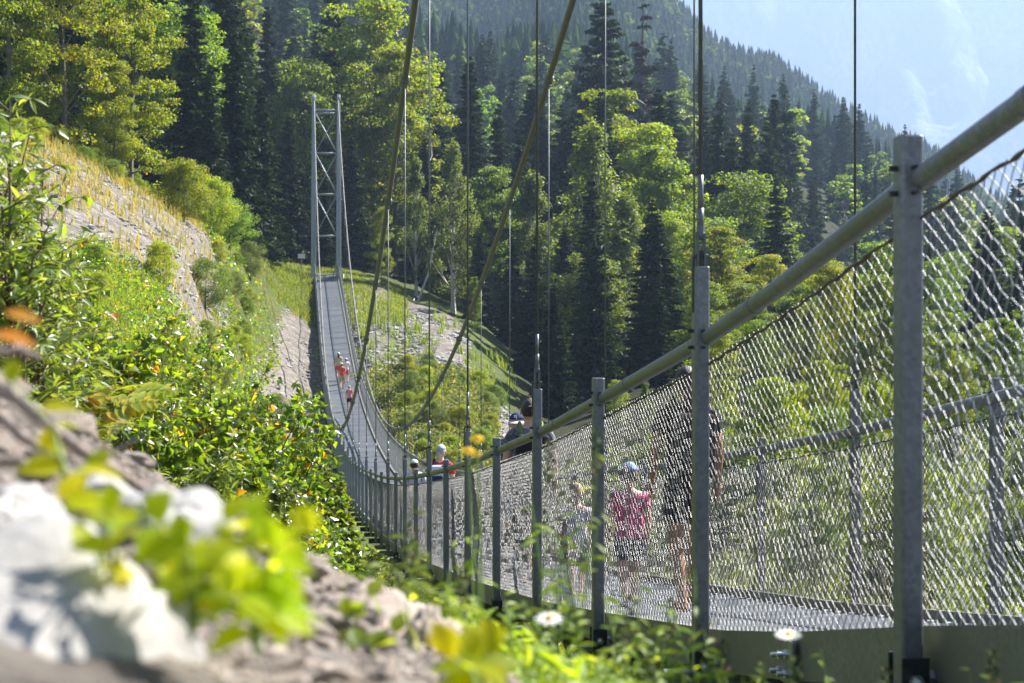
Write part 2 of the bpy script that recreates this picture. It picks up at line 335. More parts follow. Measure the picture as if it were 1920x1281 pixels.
# gravel cover as a per-vertex property of the ground
GR = [(60,300,45,90),(160,350,58,120),(250,430,60,110),(120,400,48,75),(210,450,50,80),(290,500,50,60),(230,380,68,80),(180,330,73,90),(260,370,74,80),(320,440,66,60),(80,300,62,90),(100,330,52,80),(330,430,75,90),(300,520,52,60),(540,620,82,60),(560,560,105,40),(600,700,75,50),(700,620,120,70),(770,612,118,65),(840,640,112,30),
      (700,680,105,60),(900,800,88,30),(960,850,80,40)]
s_ = V[:,0]/np.maximum(V[:,1], .7); gm = np.zeros(len(V))
pxs = 960 + F*s_
for gx, gy, gz, gr in GR:
    gm += np.exp(-((pxs-gx)/gr)**2 - (np.log(np.maximum(V[:,1],.7)/gz)/0.14)**2)
near = (V[:,1] < 3.2) & (pxs < 1100)
gm = np.clip(gm, 0, 1)
gm[near] = np.clip((1000-pxs[near])/300, 0, 1)
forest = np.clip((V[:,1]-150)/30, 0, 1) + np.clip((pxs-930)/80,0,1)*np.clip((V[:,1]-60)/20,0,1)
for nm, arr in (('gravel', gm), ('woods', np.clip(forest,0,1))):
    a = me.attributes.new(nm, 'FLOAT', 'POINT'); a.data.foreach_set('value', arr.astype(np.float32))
def groundmat():
    m, t, o = newmat('slope_ground')
    p = N(t, 'ShaderNodeBsdfPrincipled'); p.inputs['Roughness'].default_value = 0.95; p.inputs['Specular IOR Level'].default_value = 0.1
    g = N(t, 'ShaderNodeNewGeometry'); n1 = N(t, 'ShaderNodeTexNoise'); n1.inputs['Scale'].default_value = 1.3; n1.inputs['Detail'].default_value = 12; n1.inputs['Roughness'].default_value = 0.75
    n2 = N(t, 'ShaderNodeTexNoise'); n2.inputs['Scale'].default_value = 0.22; n2.inputs['Detail'].default_value = 6
    vo = N(t, 'ShaderNodeTexVoronoi'); vo.inputs['Scale'].default_value = 3.2
    vo2 = N(t, 'ShaderNodeTexVoronoi'); vo2.inputs['Scale'].default_value = 22
    for n_ in (n1, n2, vo, vo2): t.links.new(g.outputs['Position'], n_.inputs['Vector'])
    grass = ramp(t, [(0.3, (0.04,0.06,0.018)), (0.5, (0.08,0.105,0.028)), (0.72, (0.17,0.155,0.065))], n1.outputs['Fac'])
    bw = N(t, 'ShaderNodeRGBToBW'); t.links.new(vo.outputs['Color'], bw.inputs[0]); bw2 = N(t, 'ShaderNodeRGBToBW'); t.links.new(vo2.outputs['Color'], bw2.inputs[0])
    mm = N(t, 'ShaderNodeMix', data_type='FLOAT'); mm.inputs[0].default_value = 0.5; t.links.new(bw.outputs[0], mm.inputs[2]); t.links.new(bw2.outputs[0], mm.inputs[3])
    grav = ramp(t, [(0.15, (0.085,0.073,0.062)), (0.5, (0.18,0.158,0.138)), (0.85, (0.31,0.28,0.25))], mm.outputs[0])
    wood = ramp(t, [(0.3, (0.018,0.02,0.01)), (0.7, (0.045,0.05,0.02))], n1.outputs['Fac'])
    at1 = N(t, 'ShaderNodeAttribute', attribute_name='gravel'); at2 = N(t, 'ShaderNodeAttribute', attribute_name='woods')
    ad = N(t, 'ShaderNodeMath', operation='ADD'); t.links.new(at1.outputs['Fac'], ad.inputs[0]); t.links.new(n1.outputs['Fac'], ad.inputs[1])
    st = ramp(t, [(0.78, (0,0,0)), (0.98, (1,1,1))], ad.outputs[0])
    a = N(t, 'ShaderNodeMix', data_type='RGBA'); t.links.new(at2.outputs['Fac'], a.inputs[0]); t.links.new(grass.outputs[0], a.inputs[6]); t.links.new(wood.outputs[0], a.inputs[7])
    b = N(t, 'ShaderNodeMix', data_type='RGBA'); t.links.new(st.outputs[0], b.inputs[0]); t.links.new(a.outputs[2], b.inputs[6]); t.links.new(grav.outputs[0], b.inputs[7])
    t.links.new(b.outputs[2], p.inputs['Base Color'])
    bp = N(t, 'ShaderNodeBump'); bp.inputs['Strength'].default_value = 0.8; bp.inputs['Distance'].default_value = 0.12
    sm = N(t, 'ShaderNodeMath', operation='ADD'); t.links.new(mm.outputs[0], sm.inputs[0]); t.links.new(n1.outputs['Fac'], sm.inputs[1])
    t.links.new(sm.outputs[0], bp.inputs['Height']); t.links.new(bp.outputs[0], p.inputs['Normal'])
    t.links.new(p.outputs[0], o.inputs[0])
    return m
M['ground'] = groundmat()
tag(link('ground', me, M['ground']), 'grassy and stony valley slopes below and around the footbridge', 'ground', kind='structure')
GX, GY, GZ = V[:n0,0], V[:n0,1], V[:n0,2]

# distant mountain wall
xs = np.linspace(-4600, 4600, 240); ks = np.linspace(0, 1, 130)
XX, KK = np.meshgrid(xs, ks)
Vm = np.stack([XX.ravel(), 4200 + KK.ravel()*1200, -400 + 1640*KK.ravel()**0.85], 1)
for i, v in enumerate(Vm):
    a = mnoise.fractal(Vector((v[0]/800, v[2]/2200, 3)), 0.9, 2.1, 7); b = mnoise.ridged_multi_fractal(Vector((v[0]/1250, v[2]/1250, 1)), 1.0, 2.1, 6, 1.0, 2.0)
    Vm[i,1] += a*280 - b*150; Vm[i,2] += mnoise.fractal(v_ := Vector((v[0]/500, v[2]/500, 9)), 1.0, 2.0, 5)*16
Vm[:,2] = np.minimum(Vm[:,2], 1215)
im = np.arange(len(Vm)).reshape(XX.shape)
mm_ = mesh_np('mountain', Vm, np.stack([im[:-1,:-1], im[:-1,1:], im[1:,1:], im[1:,:-1]], -1).reshape(-1,4), True)
def mountmat():
    m, t, o = newmat('mountain_rock_and_wood')
    p = N(t, 'ShaderNodeBsdfPrincipled'); p.inputs['Roughness'].default_value = 1; p.inputs['Specular IOR Level'].default_value = 0
    g = N(t, 'ShaderNodeNewGeometry'); mp = N(t, 'ShaderNodeMapping'); mp.inputs['Scale'].default_value = (1,1,0.45); t.links.new(g.outputs['Position'], mp.inputs[0])
    n1 = N(t, 'ShaderNodeTexNoise'); n1.inputs['Scale'].default_value = 0.0036; n1.inputs['Detail'].default_value = 12; n1.inputs['Roughness'].default_value = 0.68; n1.inputs['Distortion'].default_value = 0.6
    t.links.new(mp.outputs[0], n1.inputs['Vector'])
    r = ramp(t, [(0.36, (0.03,0.045,0.02)), (0.50, (0.10,0.12,0.07)), (0.58, (0.26,0.26,0.25)), (0.72, (0.6,0.59,0.57))], n1.outputs['Fac'])
    t.links.new(r.outputs[0], p.inputs['Base Color'])
    bp = N(t, 'ShaderNodeBump'); bp.inputs['Strength'].default_value = 1; bp.inputs['Distance'].default_value = 100
    t.links.new(n1.outputs['Fac'], bp.inputs['Height']); t.links.new(bp.outputs[0], p.inputs['Normal']); t.links.new(p.outputs[0], o.inputs[0])
    return m
tag(link('mountain', mm_, mountmat()), 'pale hazy rock mountain rising beyond the wooded valley', 'mountain', kind='structure')

# ------------------------------------------------------------------ bridge geometry
def XL(u, lat): return (-405*u + 2272 + 2882*lat)*S/F
def bp(u, lat, off=0.0): return Vector((XL(u, lat), u*S, -D(u)*S/F + off))
def cable_z(u): return (-4700 + 27.1*(u-30.23)**2)*S/F
BD = Vector((-0.1338, 0.991, 0)).normalized(); BX = Vector((0.991, 0.1338, 0)).normalized(); UP = Vector((0,0,1))
def railh(u): return 1.155 - 0.012*min(max(u-1.95,0), 5)
bridge = empty('suspension_bridge', bp(30, .5), 0, 'long galvanized steel suspension footbridge with mesh sides sagging across the ravine', 'bridge')
bridge.location = (0,0,0)
# deck
dus = np.arange(-3.9, 66.3, 0.1)
def ribbon(name, lat0, lat1, off, th, m, us=dus):
    V = []; uv = []
    L = 0; prev = None
    for u in us:
        c = bp(u, .5)
        if prev is not None: L += (c-prev).length
        prev = c
        for lat, o in ((lat0, off), (lat1, off), (lat1, off-th), (lat0, off-th)):
            V.append(bp(u, lat, o)); uv.append((lat*2.04, L))
    n = len(us); V = np.array([tuple(v) for v in V]); q = []
    for i in range(n-1):
        for k in range(4):
            q.append((i*4+k, i*4+(k+1)%4, (i+1)*4+(k+1)%4, (i+1)*4+k))
    q = np.array(q); me = mesh_np(name, V, q)
    ul = me.uv_layers.new(name='UVMap'); li = np.zeros(len(me.loops), dtype=np.int32); me.loops.foreach_get('vertex_index', li)
    ul.data.foreach_set('uv', np.array(uv, dtype=np.float32)[li].ravel())
    return link(name, me, m, bridge)
ribbon('walkway_deck', 0.06, 0.94, -0.065, 0.05, M['deck'])
# screw heads along both deck edges
b = MB()
for i in range(0, 560):
    u = 1.2 + i*0.117
    for lat in (0.085, 0.915):
        b.box(bp(u, lat, -0.058), (0.035, 0.035, 0.014))
b.build('deck_screws', M['bolt'], bridge)
# edge beams (channel sections), one each side
for lat, sg in ((0.033, -1), (0.967, 1)):
    w = 0.012
    ribbon('edge_beam', lat-w, lat+w, 0.0, 0.165, M['beam'])
# splice plate with bolts near the abutment
b = MB()
c = bp(2.50, 0.0, -0.10) + BX*0.022
b.box(c, (0.012, 0.16, 0.15), (BX, BD, UP))
sp = b.build('splice_plate', M['beam'], bridge, bevel=0.003)
for dy, dz in ((-.05,.035),(-.05,-.03),(.02,.02),(.03,-.035)):
    b = MB(); q = c + BD*dy + UP*dz - BX*0.006
    b.tube([q, q - BX*0.02], 0.016, 6); b.tube([q - BX*0.02, q - BX*0.045], 0.008, 8)
    b.build('bolt', M['bolt'], sp)

i_all = [(side, i) for i in range(-2, 66) for side in (0, 1)]
def visible_rank(e):
    side, i = e; u = 1.95+i
    if u < 1: return 99
    return u
order = sorted([e for e in i_all if 1.95+e[1] > -1.5], key=visible_rank)
main100 = set(order[:100]); rest = [e for e in order if e not in main100]
def post_geo(b, side, i, det):
    u = 1.95 + i; hang = (i % 2 == 1)
    lat = -0.012 if side == 0 else 1.012
    top = (1.425 - 0.010*min(max(u-2.95,0), 6)) if hang else (1.27 - 0.016*min(max(u-1.95,0), 5))
    bot = -0.235
    base = bp(u, lat)
    w, d = 0.058, 0.072
    if det:
        # square tube with rounded corners and a cap, open slot on hanger posts
        n = 4; prof = []
        for cx, cy, a0 in ((1,1,0),(-1,1,90),(-1,-1,180),(1,-1,270)):
            for k in range(n):
                a = R(a0 + 90*k/(n-1)); r = 0.009
                prof.append((cx*(w/2-r)+r*math.cos(a), cy*(d/2-r)+r*math.sin(a)))
        m = len(prof); vs = []
        for z, s_ in ((bot,1),(top-0.004,1),(top,0.93)):
            vs += [base + BX*(x*s_) + BD*(y*s_) + UP*z for x, y in prof]
        fs = [(j*m+k, j*m+(k+1)%m, (j+1)*m+(k+1)%m, (j+1)*m+k) for j in (0,1) for k in range(m)]
        fs += [tuple(range(m-1,-1,-1)), tuple(2*m+k for k in range(m))]
        b.add(vs, fs)
    else:
        b.box(base + UP*((top+bot)/2), (w, d, top-bot), (BX, BD, UP))
    return base, top, bot, hang, u
def post_extras(parent, base, bot, side, u):
    sg = -1 if side == 0 else 1
    b = MB()
    for s_ in (-1, 1):
        b.box(base + BX*(0.002) + BD*(s_*0.046) + UP*(bot+0.06), (0.075, 0.010, 0.20), (BX, BD, UP))
    b.build('clamp_bracket', M['black'], parent, bevel=0.002)
    b = MB()
    for z in (bot+0.10,):
        q = base + UP*z
        b.tube([q - BD*0.10, q + BD*0.10], 0.009, 8)
        for s_ in (-1,1): b.tube([q + BD*(s_*0.055), q + BD*(s_*0.07)], 0.019, 6)
        q2 = q + UP*0.0
        b.tube([q2 + BX*0.03, q2 + BX*0.10], 0.010, 8); b.tube([q2 + BX*0.055, q2 + BX*0.07], 0.019, 6)
    b.build('bolt', M['bolt'], parent)
rods = {}
restb = MB()
for side, i in order:
    full = (side, i) in main100
    if full:
        b = MB(); base, top, bot, hang, u = post_geo(b, side, i, u_ := (1.95+i < 16))
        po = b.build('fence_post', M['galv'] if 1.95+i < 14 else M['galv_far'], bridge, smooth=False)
        if 0 < u < 12: post_extras(po, base, bot, side, u)
        if u < 10:
            b = MB()
            zr = railh(u)
            for dz in (0.03, -0.035):
                q = base + UP*(zr+dz)
                b.tube([q - BD*0.062, q + BD*0.062], 0.006, 6); b.tube([q - BX*0.05, q - BX*0.02], 0.008, 6)
            b.build('rail_bolt', M['black'], po)
    else:
        base, top, bot, hang, u = post_geo(restb, side, i, False)
    if hang: rods[(side, i)] = (base, top, u, full)
tag(restb.build('fence_post', M['galv_far'], bridge), kind='stuff')
# crossbeams under the deck
cb_list = [i for i in range(-1, 65)]
for i in cb_list:
    u = 1.95+i; b = MB()
    c = bp(u, .5, -0.21)
    big = 0.09 if i % 2 else 0.07
    L = 2.04+0.34
    for dz, hh, ww in ((big*.5, .008, .07), (-big*.5, .008, .07), (0, big, .008)):
        b.box(c + UP*dz, (L, ww, hh), (Vector((1,0,0)), Vector((0,1,0)), UP))
    b.build('crossbeam', M['galv'] if u < 14 else M['black'], bridge)
# handrails
for side in (0, 1):
    lat = -0.0 if side == 0 else 1.0
    off = BX*(0.0)
    pts = [bp(u, lat, railh(u)) for u in np.arange(-3, 66.1, 0.25)]
    b = MB(); b.tube(pts, 0.031, 14); b.build('handrail', M['rail'], bridge, smooth=True)
    for i in range(-2, 24):
        u = 1.95+i-0.3
        if u < -1: continue
        b = MB(); a = bp(u-0.012, lat, railh(u)); c = bp(u+0.012, lat, railh(u)); b.tube([a, c], 0.0335, 14)
        b.build('rail_coupling', M['rail'], bridge, smooth=False)
    # twisted top wire of the netting
    b = MB(); pts = []
    for u in np.arange(-3, 30, 0.02):
        a = u*70; pts.append(bp(u, lat, railh(u)-0.105) + BX*(0.003*math.cos(a)) + UP*(0.003*math.sin(a)))
    b.tube(pts, [0.0038 + 0.005*(k % 2 == 0)*random.random() for k in range(len(pts))], 6)
    b.tube([bp(u, lat, railh(u)-0.105) for u in np.arange(30, 66, 0.5)], 0.008, 5)
    b.build('netting_rope', M['rope'], bridge, smooth=True)
# chain link netting, one piece per bay
def netting(side, i, a, hz, r, ns):
    u0 = 1.95+i; lat = 0.0 if side == 0 else 1.0
    z1 = railh(u0) - 0.10; z0 = -0.01
    ncol = int(round(S/a)); a_u = 1.0/ncol; nrow = int(round((z1-z0)/hz))
    ks = np.arange(ncol); js = np.arange(nrow+1)
    K, J = np.meshgrid(ks, js, indexing='ij')
    jit = mn_j(ncol, nrow, i, side)
    uu = u0 + a_u*(K + (J+K) % 2) + jit[0][:ncol,:nrow+1]*0.012*(J/nrow)*(1-J/nrow)*4
    zz = z0 + (z1-z0)*J/nrow
    belly = 0.035*np.sin(np.pi*J/nrow)*(1 if side == 0 else -1)
    foot = 0.05*np.clip(1-J/nrow*5, 0, 1)*(1 if side == 0 else -1)
    nrm = ((J+K) % 2*2-1)*r*0.6
    Dv = np.interp(uu, _u, _d)
    X = (-405*uu + 2272 + 2882*lat)*S/F + belly + foot + nrm; Y = uu*S; Z = -Dv*S/F + zz
    ctr = np.stack([X, Y, Z], -1)                      # ncol, nrow+1, 3
    ang = 2*np.pi*np.arange(ns)/ns
    if ns > 3:                      # every straight piece of wire keeps its own surface direction
        A0 = ctr[:,:-1].reshape(-1,3); B0 = ctr[:,1:].reshape(-1,3); tt = B0-A0; tt /= np.linalg.norm(tt, axis=1, keepdims=True)
        n1 = np.array(BX)[None] - tt*(tt@np.array(BX))[:,None]; n1 /= np.linalg.norm(n1, axis=1, keepdims=True); n2 = np.cross(tt, n1)
        off = (n1[:,None]*np.cos(ang)[None,:,None] + n2[:,None]*np.sin(ang)[None,:,None])*r
        Vv = np.concatenate([A0[:,None]+off - tt[:,None]*r*.5, B0[:,None]+off + tt[:,None]*r*.5], 1).reshape(-1,3)
        b0 = np.arange(len(A0))[:,None]*2*ns; k1 = np.arange(ns)[None]; k2 = (np.arange(ns)+1)[None] % ns
        return Vv, np.stack([b0+k1, b0+k2, b0+ns+k2, b0+ns+k1], -1).reshape(-1,4)
    off = np.outer(np.cos(ang), np.array(BX))*r + np.outer(np.sin(ang), np.array(BD))*r*1.2
    Vv = (ctr[:,:,None,:] + off[None,None]).reshape(-1,3)
    base = (np.arange(ncol)[:,None,None]*(nrow+1) + np.arange(nrow)[None,:,None])*ns
    kq = np.arange(ns)[None,None,:]; k2 = (np.arange(ns)+1)[None,None,:] % ns
    q = np.stack([base+kq, base+k2, base+ns+k2, base+ns+kq], -1).reshape(-1,4)
    return Vv, q
def mn_j(nc_, nr_, i, side):
    r = np.random.default_rng(i*7+side+100); a = r.normal(size=(nc_+8, nr_+10))
    k = np.ones(7)/7; a = np.apply_along_axis(lambda v: np.convolve(v, k, 'same'), 0, a); a = np.apply_along_axis(lambda v: np.convolve(v, k, 'same'), 1, a)
    return [a*5]
restV, restQ, cnt = [], [], 0
for side, i in order:
    u = 1.95+i
    if i > 62 or u < -1.5: continue
    if u < 7: par = (0.0275, 0.0255, 0.0017, 8)
    elif u < 16: par = (0.0275, 0.0255, 0.0012, 4)
    else: par = (0.065, 0.060, 0.0022, 3)
    Vv, q = netting(side, i, *par)
    if (side, i) in main100:
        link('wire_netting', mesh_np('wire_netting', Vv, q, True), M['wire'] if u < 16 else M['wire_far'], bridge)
    else:
        restQ.append(q+cnt); restV.append(Vv); cnt += len(Vv)
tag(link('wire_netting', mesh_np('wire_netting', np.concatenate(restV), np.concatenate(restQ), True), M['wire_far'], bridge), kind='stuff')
# main cables, clamps, hangers
for side in (0, 1):
    lat = -0.012 if side == 0 else 1.012
    pts = [Vector((XL(u, lat), u*S, cable_z(u))) for u in np.concatenate([np.arange(-6, 66, 0.5), [66]])]
    b = MB(); b.tube(pts, 0.046, 10)
    b.build('main_cable', M['cable'], bridge, smooth=True)
    top = pts[-1]; b = MB(); b.tube([top, Vector((top.x - 3.0, 76*S, h1(top.x-3, 76*S)+0.3))], 0.05, 8); b.build('back_stay', M['cable'], bridge, smooth=True)
for (side, i), (base, top, u, full) in rods.items():
    if u > 65.5 or u < 0: continue
    zc = cable_z(u); pt = Vector((base.x, base.y, zc))
    b = MB()
    b.tube([base + UP*(top+0.30), pt], 0.0085, 8 if u < 12 else 5)
    ho = b.build('hanger_rod', M['hanger'], bridge, smooth=True)
    if zc - base.z - top < 0.35:
        pass
    if u < 30:
        b = MB()
        b.tube([base+UP*(top+0.15), base+UP*(top+0.23)], 0.0135, 10); b.tube([base+UP*(top+0.23), base+UP*(top+0.36)], 0.0115, 10)
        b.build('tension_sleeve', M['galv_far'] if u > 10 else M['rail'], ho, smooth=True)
        b = MB()
        z0 = top-0.005
        for s_ in (-1, 1):
            b.tube([base+BD*0+BX*(s_*0.013)+UP*(z0+z), base+BX*(s_*0.013)+UP*(z0+z+.02)], 0.001, 4) if 0 else None
            b.add([base + BX*(s_*0.014+e) + BD*y + UP*(z0+z) for e in (-.004,.004) for y, z in ((-.017,-.01),(.017,-.01),(.02,.07),(.012,.13),(-.012,.13),(-.02,.07))],
                  [(0,1,2,3,4,5),(11,10,9,8,7,6)] + [(k,(k+1)%6+6*0,(k+1)%6+6,k+6) for k in range(6)])
        b.tube([base+BX*-.018+UP*(z0+.125), base+BX*.018+UP*(z0+.125)], 0.016, 8)
        b.tube([base+UP*(z0+.12), base+UP*(z0+.17)], 0.015, 8)
        b.tube([base+BX*-.032+UP*(z0+.045), base+BX*.032+UP*(z0+.045)], 0.010, 8)
        b.build('fork_end', M['hanger'], ho)
        b = MB(); b.box(base + BX*(-0.03 if side==0 else 0.03) + UP*(top-0.07), (0.009, 0.022, 0.22), (BX, BD, UP))
        b.box(base + UP*(top+0.02), (0.010, 0.026, 0.09), (BX, BD, UP))
        b.build('lug_plate', M['black'], ho, bevel=0.003)
    b = MB()
    d = Vector((-405*S/F, S, 27.1*2*(u-30.23)*S/F)).normalized(); nn = BX; uu = nn.cross(d)
    b.tube([pt-d*0.07, pt-d*0.06, pt+d*0.06, pt+d*0.07], [0.055,0.068,0.068,0.055], 10)
    b.box(pt - UP*0.08, (0.025, 0.05, 0.10), (BX, BD, UP))
    b.tube([pt - UP*0.10 - BX*0.03, pt - UP*0.10 + BX*0.03], 0.014, 6)
    b.build('cable_clamp', M['cable'], ho)
# wind ties below the deck on the left
for k, u in enumerate((12.95, 16.95, 20.95, 24.95, 28.95, 33, 37, 41)):
    a = bp(u, -0.06, -0.28); e = a + Vector((-2.3, -1.4, -2.1))
    b = MB(); b.tube([a, e], 0.013, 6); b.tube([a.lerp(e,.45), a.lerp(e,.5)], 0.03, 8); b.build('wind_tie', M['rope'], bridge)
b = MB(); b.tube([bp(u, -0.06, -0.28) + Vector((-2.3, -1.4, -2.1)) - UP*0.0 for u in np.arange(8, 50, 1.0)], 0.02, 6); b.build('wind_cable', M['rope'], bridge, smooth=True)
# concrete abutment at the near end
b = MB(); c = bp(0.4, .5, -0.55); b.box(c, (2.7, 2.6, 0.62), (BX, BD, UP))
tag(b.build('abutment', M['concrete'], bevel=0.02), 'low concrete footing carrying the near end of the footbridge', 'abutment')

# ------------------------------------------------------------------ far tower
UT = 66.0
def tp(px, py, dz=0, dy=0): p = at(px, py, UT*S+dy); p.z += dz; return p
tower = empty('bridge_tower', tp(611, 515), 0, 'tall pale steel portal tower with crossed bracing at the far end of the footbridge', 'tower')
tower.location = (0,0,0)
zb = h1(tp(611,515).x, UT*S)
ZT = UT*S
xl, xr = (588-960)/F*ZT, (635-960)/F*ZT
ztop = (640-192)/F*ZT
for x in (xl, xr):
    b = MB()
    # tapered I-shaped leg, wider in the middle
    zs = [zb-0.6, 6.2, 12, ztop]; hw = [0.19, 0.21, 0.19, 0.12]
    for yy in (-0.16, 0.16):
        for k in range(3):
            vs = [Vector((x+sx*hw[k+j], ZT+yy+t, zs[k+j])) for j in (0,1) for sx in (-1,1) for t in (-.012,.012)]
            b.add(vs, [(0,1,3,2),(4,6,7,5),(0,4,5,1),(2,3,7,6),(0,2,6,4),(1,5,7,3)])
    b.box((x-0.10, ZT, (zb+ztop)/2-.3), (0.02, 0.30, ztop-zb+0.6)); b.box((x+0.10, ZT, (zb+ztop)/2-.3), (0.02, 0.30, ztop-zb+0.6))
    lg = b.build('tower_leg', M['tower'], tower)
    b = MB(); b.box((x, ZT, 12.5), (0.50, 0.44, 0.10)); b.build('flange', M['tower'], lg)
    b = MB(); b.tube([(x, ZT, ztop), (x, ZT, ztop+0.45)], 0.10, 10); b.tube([(x-.16, ZT, ztop+0.28), (x+.16, ZT, ztop+0.28)], 0.14, 12)
    b.build('cable_saddle', M['tower'], lg, smooth=False)
    b = MB(); b.box((x, ZT, ztop+0.58), (0.26, 0.26, 0.22)); b.build('cap_light', M['white'], lg, bevel=0.02)
levels = [(640-p)/F*ZT for p in (206, 212, 287, 364, 442)]
for z in levels:
    b = MB(); b.tube([(xl+.2, ZT, z), (xr-.2, ZT, z)], 0.085 if z != levels[1] else 0.07, 10); b.build('cross_strut', M['tower'], tower, smooth=True)
for za, zb2 in ((levels[1], levels[2]), (levels[2], levels[3]), (levels[3], levels[4])):
    for s_ in (0, 1):
        b = MB(); x0, x1 = (xl+.2, xr-.2) if s_ else (xr-.2, xl+.2)
        yy = ZT + (0.05 if s_ else -0.05)
        b.tube([(x0, yy, za-.1), (x1, yy, zb2+.1)], 0.055 if s_ else 0.035, 8); b.build('diagonal_brace', M['tower'], tower, smooth=True)
for x in (xl, xr):
    b = MB(); b.box((x, ZT, zb-0.1), (0.9, 0.9, 0.7)); b.build('footing', M['concrete'], tower, bevel=0.03)

# small notice board left of the tower, leaning poles by the gate
def sign(px, py, Z, label):
    p = at(px, py, Z); g = h1(p.x, p.y)
    e = empty('notice_board', (p.x, p.y, g), 0, label, 'sign')
    b = MB(); b.box((0,0,(p.z-g)+.05), (0.62, 0.03, 0.40)); b.build('board', M['white'], e, bevel=0.005)
    b = MB()
    b.tube([(0,0.04,-0.2),(0,0.04,p.z-g+.3)], 0.045, 8); b.build('post', M['galv'], e)
sign(565, 481, 141, 'small white notice board on a grey post left of the far tower')
g0 = bp(65.3, .93)
e = empty('wooden_trestle', g0, 0, 'small pale wooden trestle leaning at the far end of the walkway', 'trestle')
for k, (x0, x1, y) in enumerate(((-.28, 0, 0), (.30, 0, .02), (0.02, 0.02, .3))):
    b = MB(); b.tube([(x0, y, -0.03), (x1, .05, 1.15)], 0.05, 8); b.build('leg', M['woodpale'], e)
b = MB(); b.box((0,.05,1.18), (.16,.14,.16)); b.build('head_block', M['woodpale'], e)
# ------------------------------------------------------------------ foliage generators
def rot_axis(n):
    """two unit vectors spanning the plane normal to n (array)"""
    n = n/np.linalg.norm(n, axis=1, keepdims=True)
    h = np.where(np.abs(n[:,2:3]) < 0.9, np.array([[0,0,1.0]]), np.array([[1.0,0,0]]))
    a = np.cross(n, h); a /= np.linalg.norm(a, axis=1, keepdims=True)
    return n, a, np.cross(n, a)
def leaf_quads(c, nrm, L, Wd, r, direction=None):
    """pointed four-corner leaves at c"""
    n, a, b = rot_axis(nrm)
    if direction is None:
        th = r.uniform(0, 2*np.pi, len(c))[:,None]; d = a*np.cos(th)+b*np.sin(th)
    else:
        d = direction - n*np.sum(direction*n, axis=1, keepdims=True); d /= np.linalg.norm(d, axis=1, keepdims=True)+1e-9
    e = np.cross(n, d); L = np.asarray(L).reshape(-1,1)*np.ones((len(c),1)); Wd = np.asarray(Wd).reshape(-1,1)*np.ones((len(c),1))
    V = np.stack([c - d*L*.5, c - d*L*.05 + e*Wd*.5 + n*L*.06, c + d*L*.5 - n*L*.08, c - d*L*.05 - e*Wd*.5 + n*L*.06], 1).reshape(-1,3)
    return V, np.arange(len(V)).reshape(-1,4)
def tubes_np(paths, n=5):
    mb = MB()
    for pts, rad in paths: mb.tube(pts, rad, n, cap=False)
    return mb
def broadleaf(seed, Ht, Rc, base, nclump, per, leaf, shape='round', flat=0.45, droop=0.0, lean=0.0):
    r = np.random.default_rng(seed); rr = random.Random(seed)
    cl = []
    for k in range(nclump):
        t = r.uniform(0, 1)**0.8
        if shape == 'round': rad = math.sin(math.pi*min(1, 0.12+t*0.85))**0.6
        elif shape == 'cone': rad = (1-t)**0.7*0.95+0.08
        else: rad = math.sin(math.pi*(0.2+t*0.78))**0.8*(1.1-0.5*t)
        az = r.uniform(0, 2*np.pi); q = rad*Rc*r.uniform(0.25, 1.0)**0.5*r.uniform(.6,1.3); t = min(1.02, t*r.uniform(.92,1.1))
        cl.append((math.cos(az)*q + lean*t*Ht, math.sin(az)*q, base+(Ht-base)*t*0.97))
    cl = np.array(cl); V = []; 
    sc_ = Rc*r.uniform(0.12, 0.33, nclump)
    C_, Nn = [], []
    for k in range(nclump):
        m = int(per*(sc_[k]/(Rc*.26))**2)+8
        d = r.normal(size=(m,3)); d /= np.linalg.norm(d, axis=1, keepdims=True); d *= (r.uniform(0.1, 1, (m,1))**0.45)
        p = cl[k] + d*np.array([sc_[k]*1.25, sc_[k]*1.25, sc_[k]*flat*1.3])
        p[:,2] -= droop*np.linalg.norm(d[:,:2], axis=1)**2*sc_[k]
        C_.append(p); Nn.append(d*0.5 + r.normal(size=(m,3))*0.45 + np.array([0,0,0.75]))
    C_ = np.concatenate(C_); Nn = np.concatenate(Nn)
    L = leaf*r.uniform(0.6, 1.3, len(C_))
    V, q = leaf_quads(C_, Nn, L, L*0.7, r)
    crown = mesh_np('crown', V, q, False)
    paths = []; tp_ = []
    for k in range(9):
        t = k/8; tp_.append(Vector((lean*t*Ht + math.sin(t*5+seed)*0.02*Ht*t, math.cos(t*4+seed)*0.015*Ht*t, -0.4+t*Ht*0.93)))
    tr = Ht*0.014+0.03
    paths.append((tp_, [tr*(1-0.9*k/8)*(1.35 if k == 0 else 1) for k in range(9)]))
    for k in range(0, nclump, max(1, nclump//26)):
        c = Vector(cl[k]); t = max(0.12, min(0.9, (c.z/Ht)-0.12)); i = int(t*8); a = tp_[i].lerp(tp_[min(8,i+1)], t*8-i)
        mid = a.lerp(c, .5) + Vector((0,0,-0.03*Ht*rr.random()))
        paths.append(([a, mid, c], [tr*0.32*(1-t*.6), tr*0.2*(1-t*.6), tr*0.07]))
    mb = tubes_np(paths); tme = bpy.data.meshes.new('trunk'); tme.from_pydata(mb.v, [], mb.f); tme.update(); tme.polygons.foreach_set('use_smooth', [True]*len(mb.f))
    return crown, tme
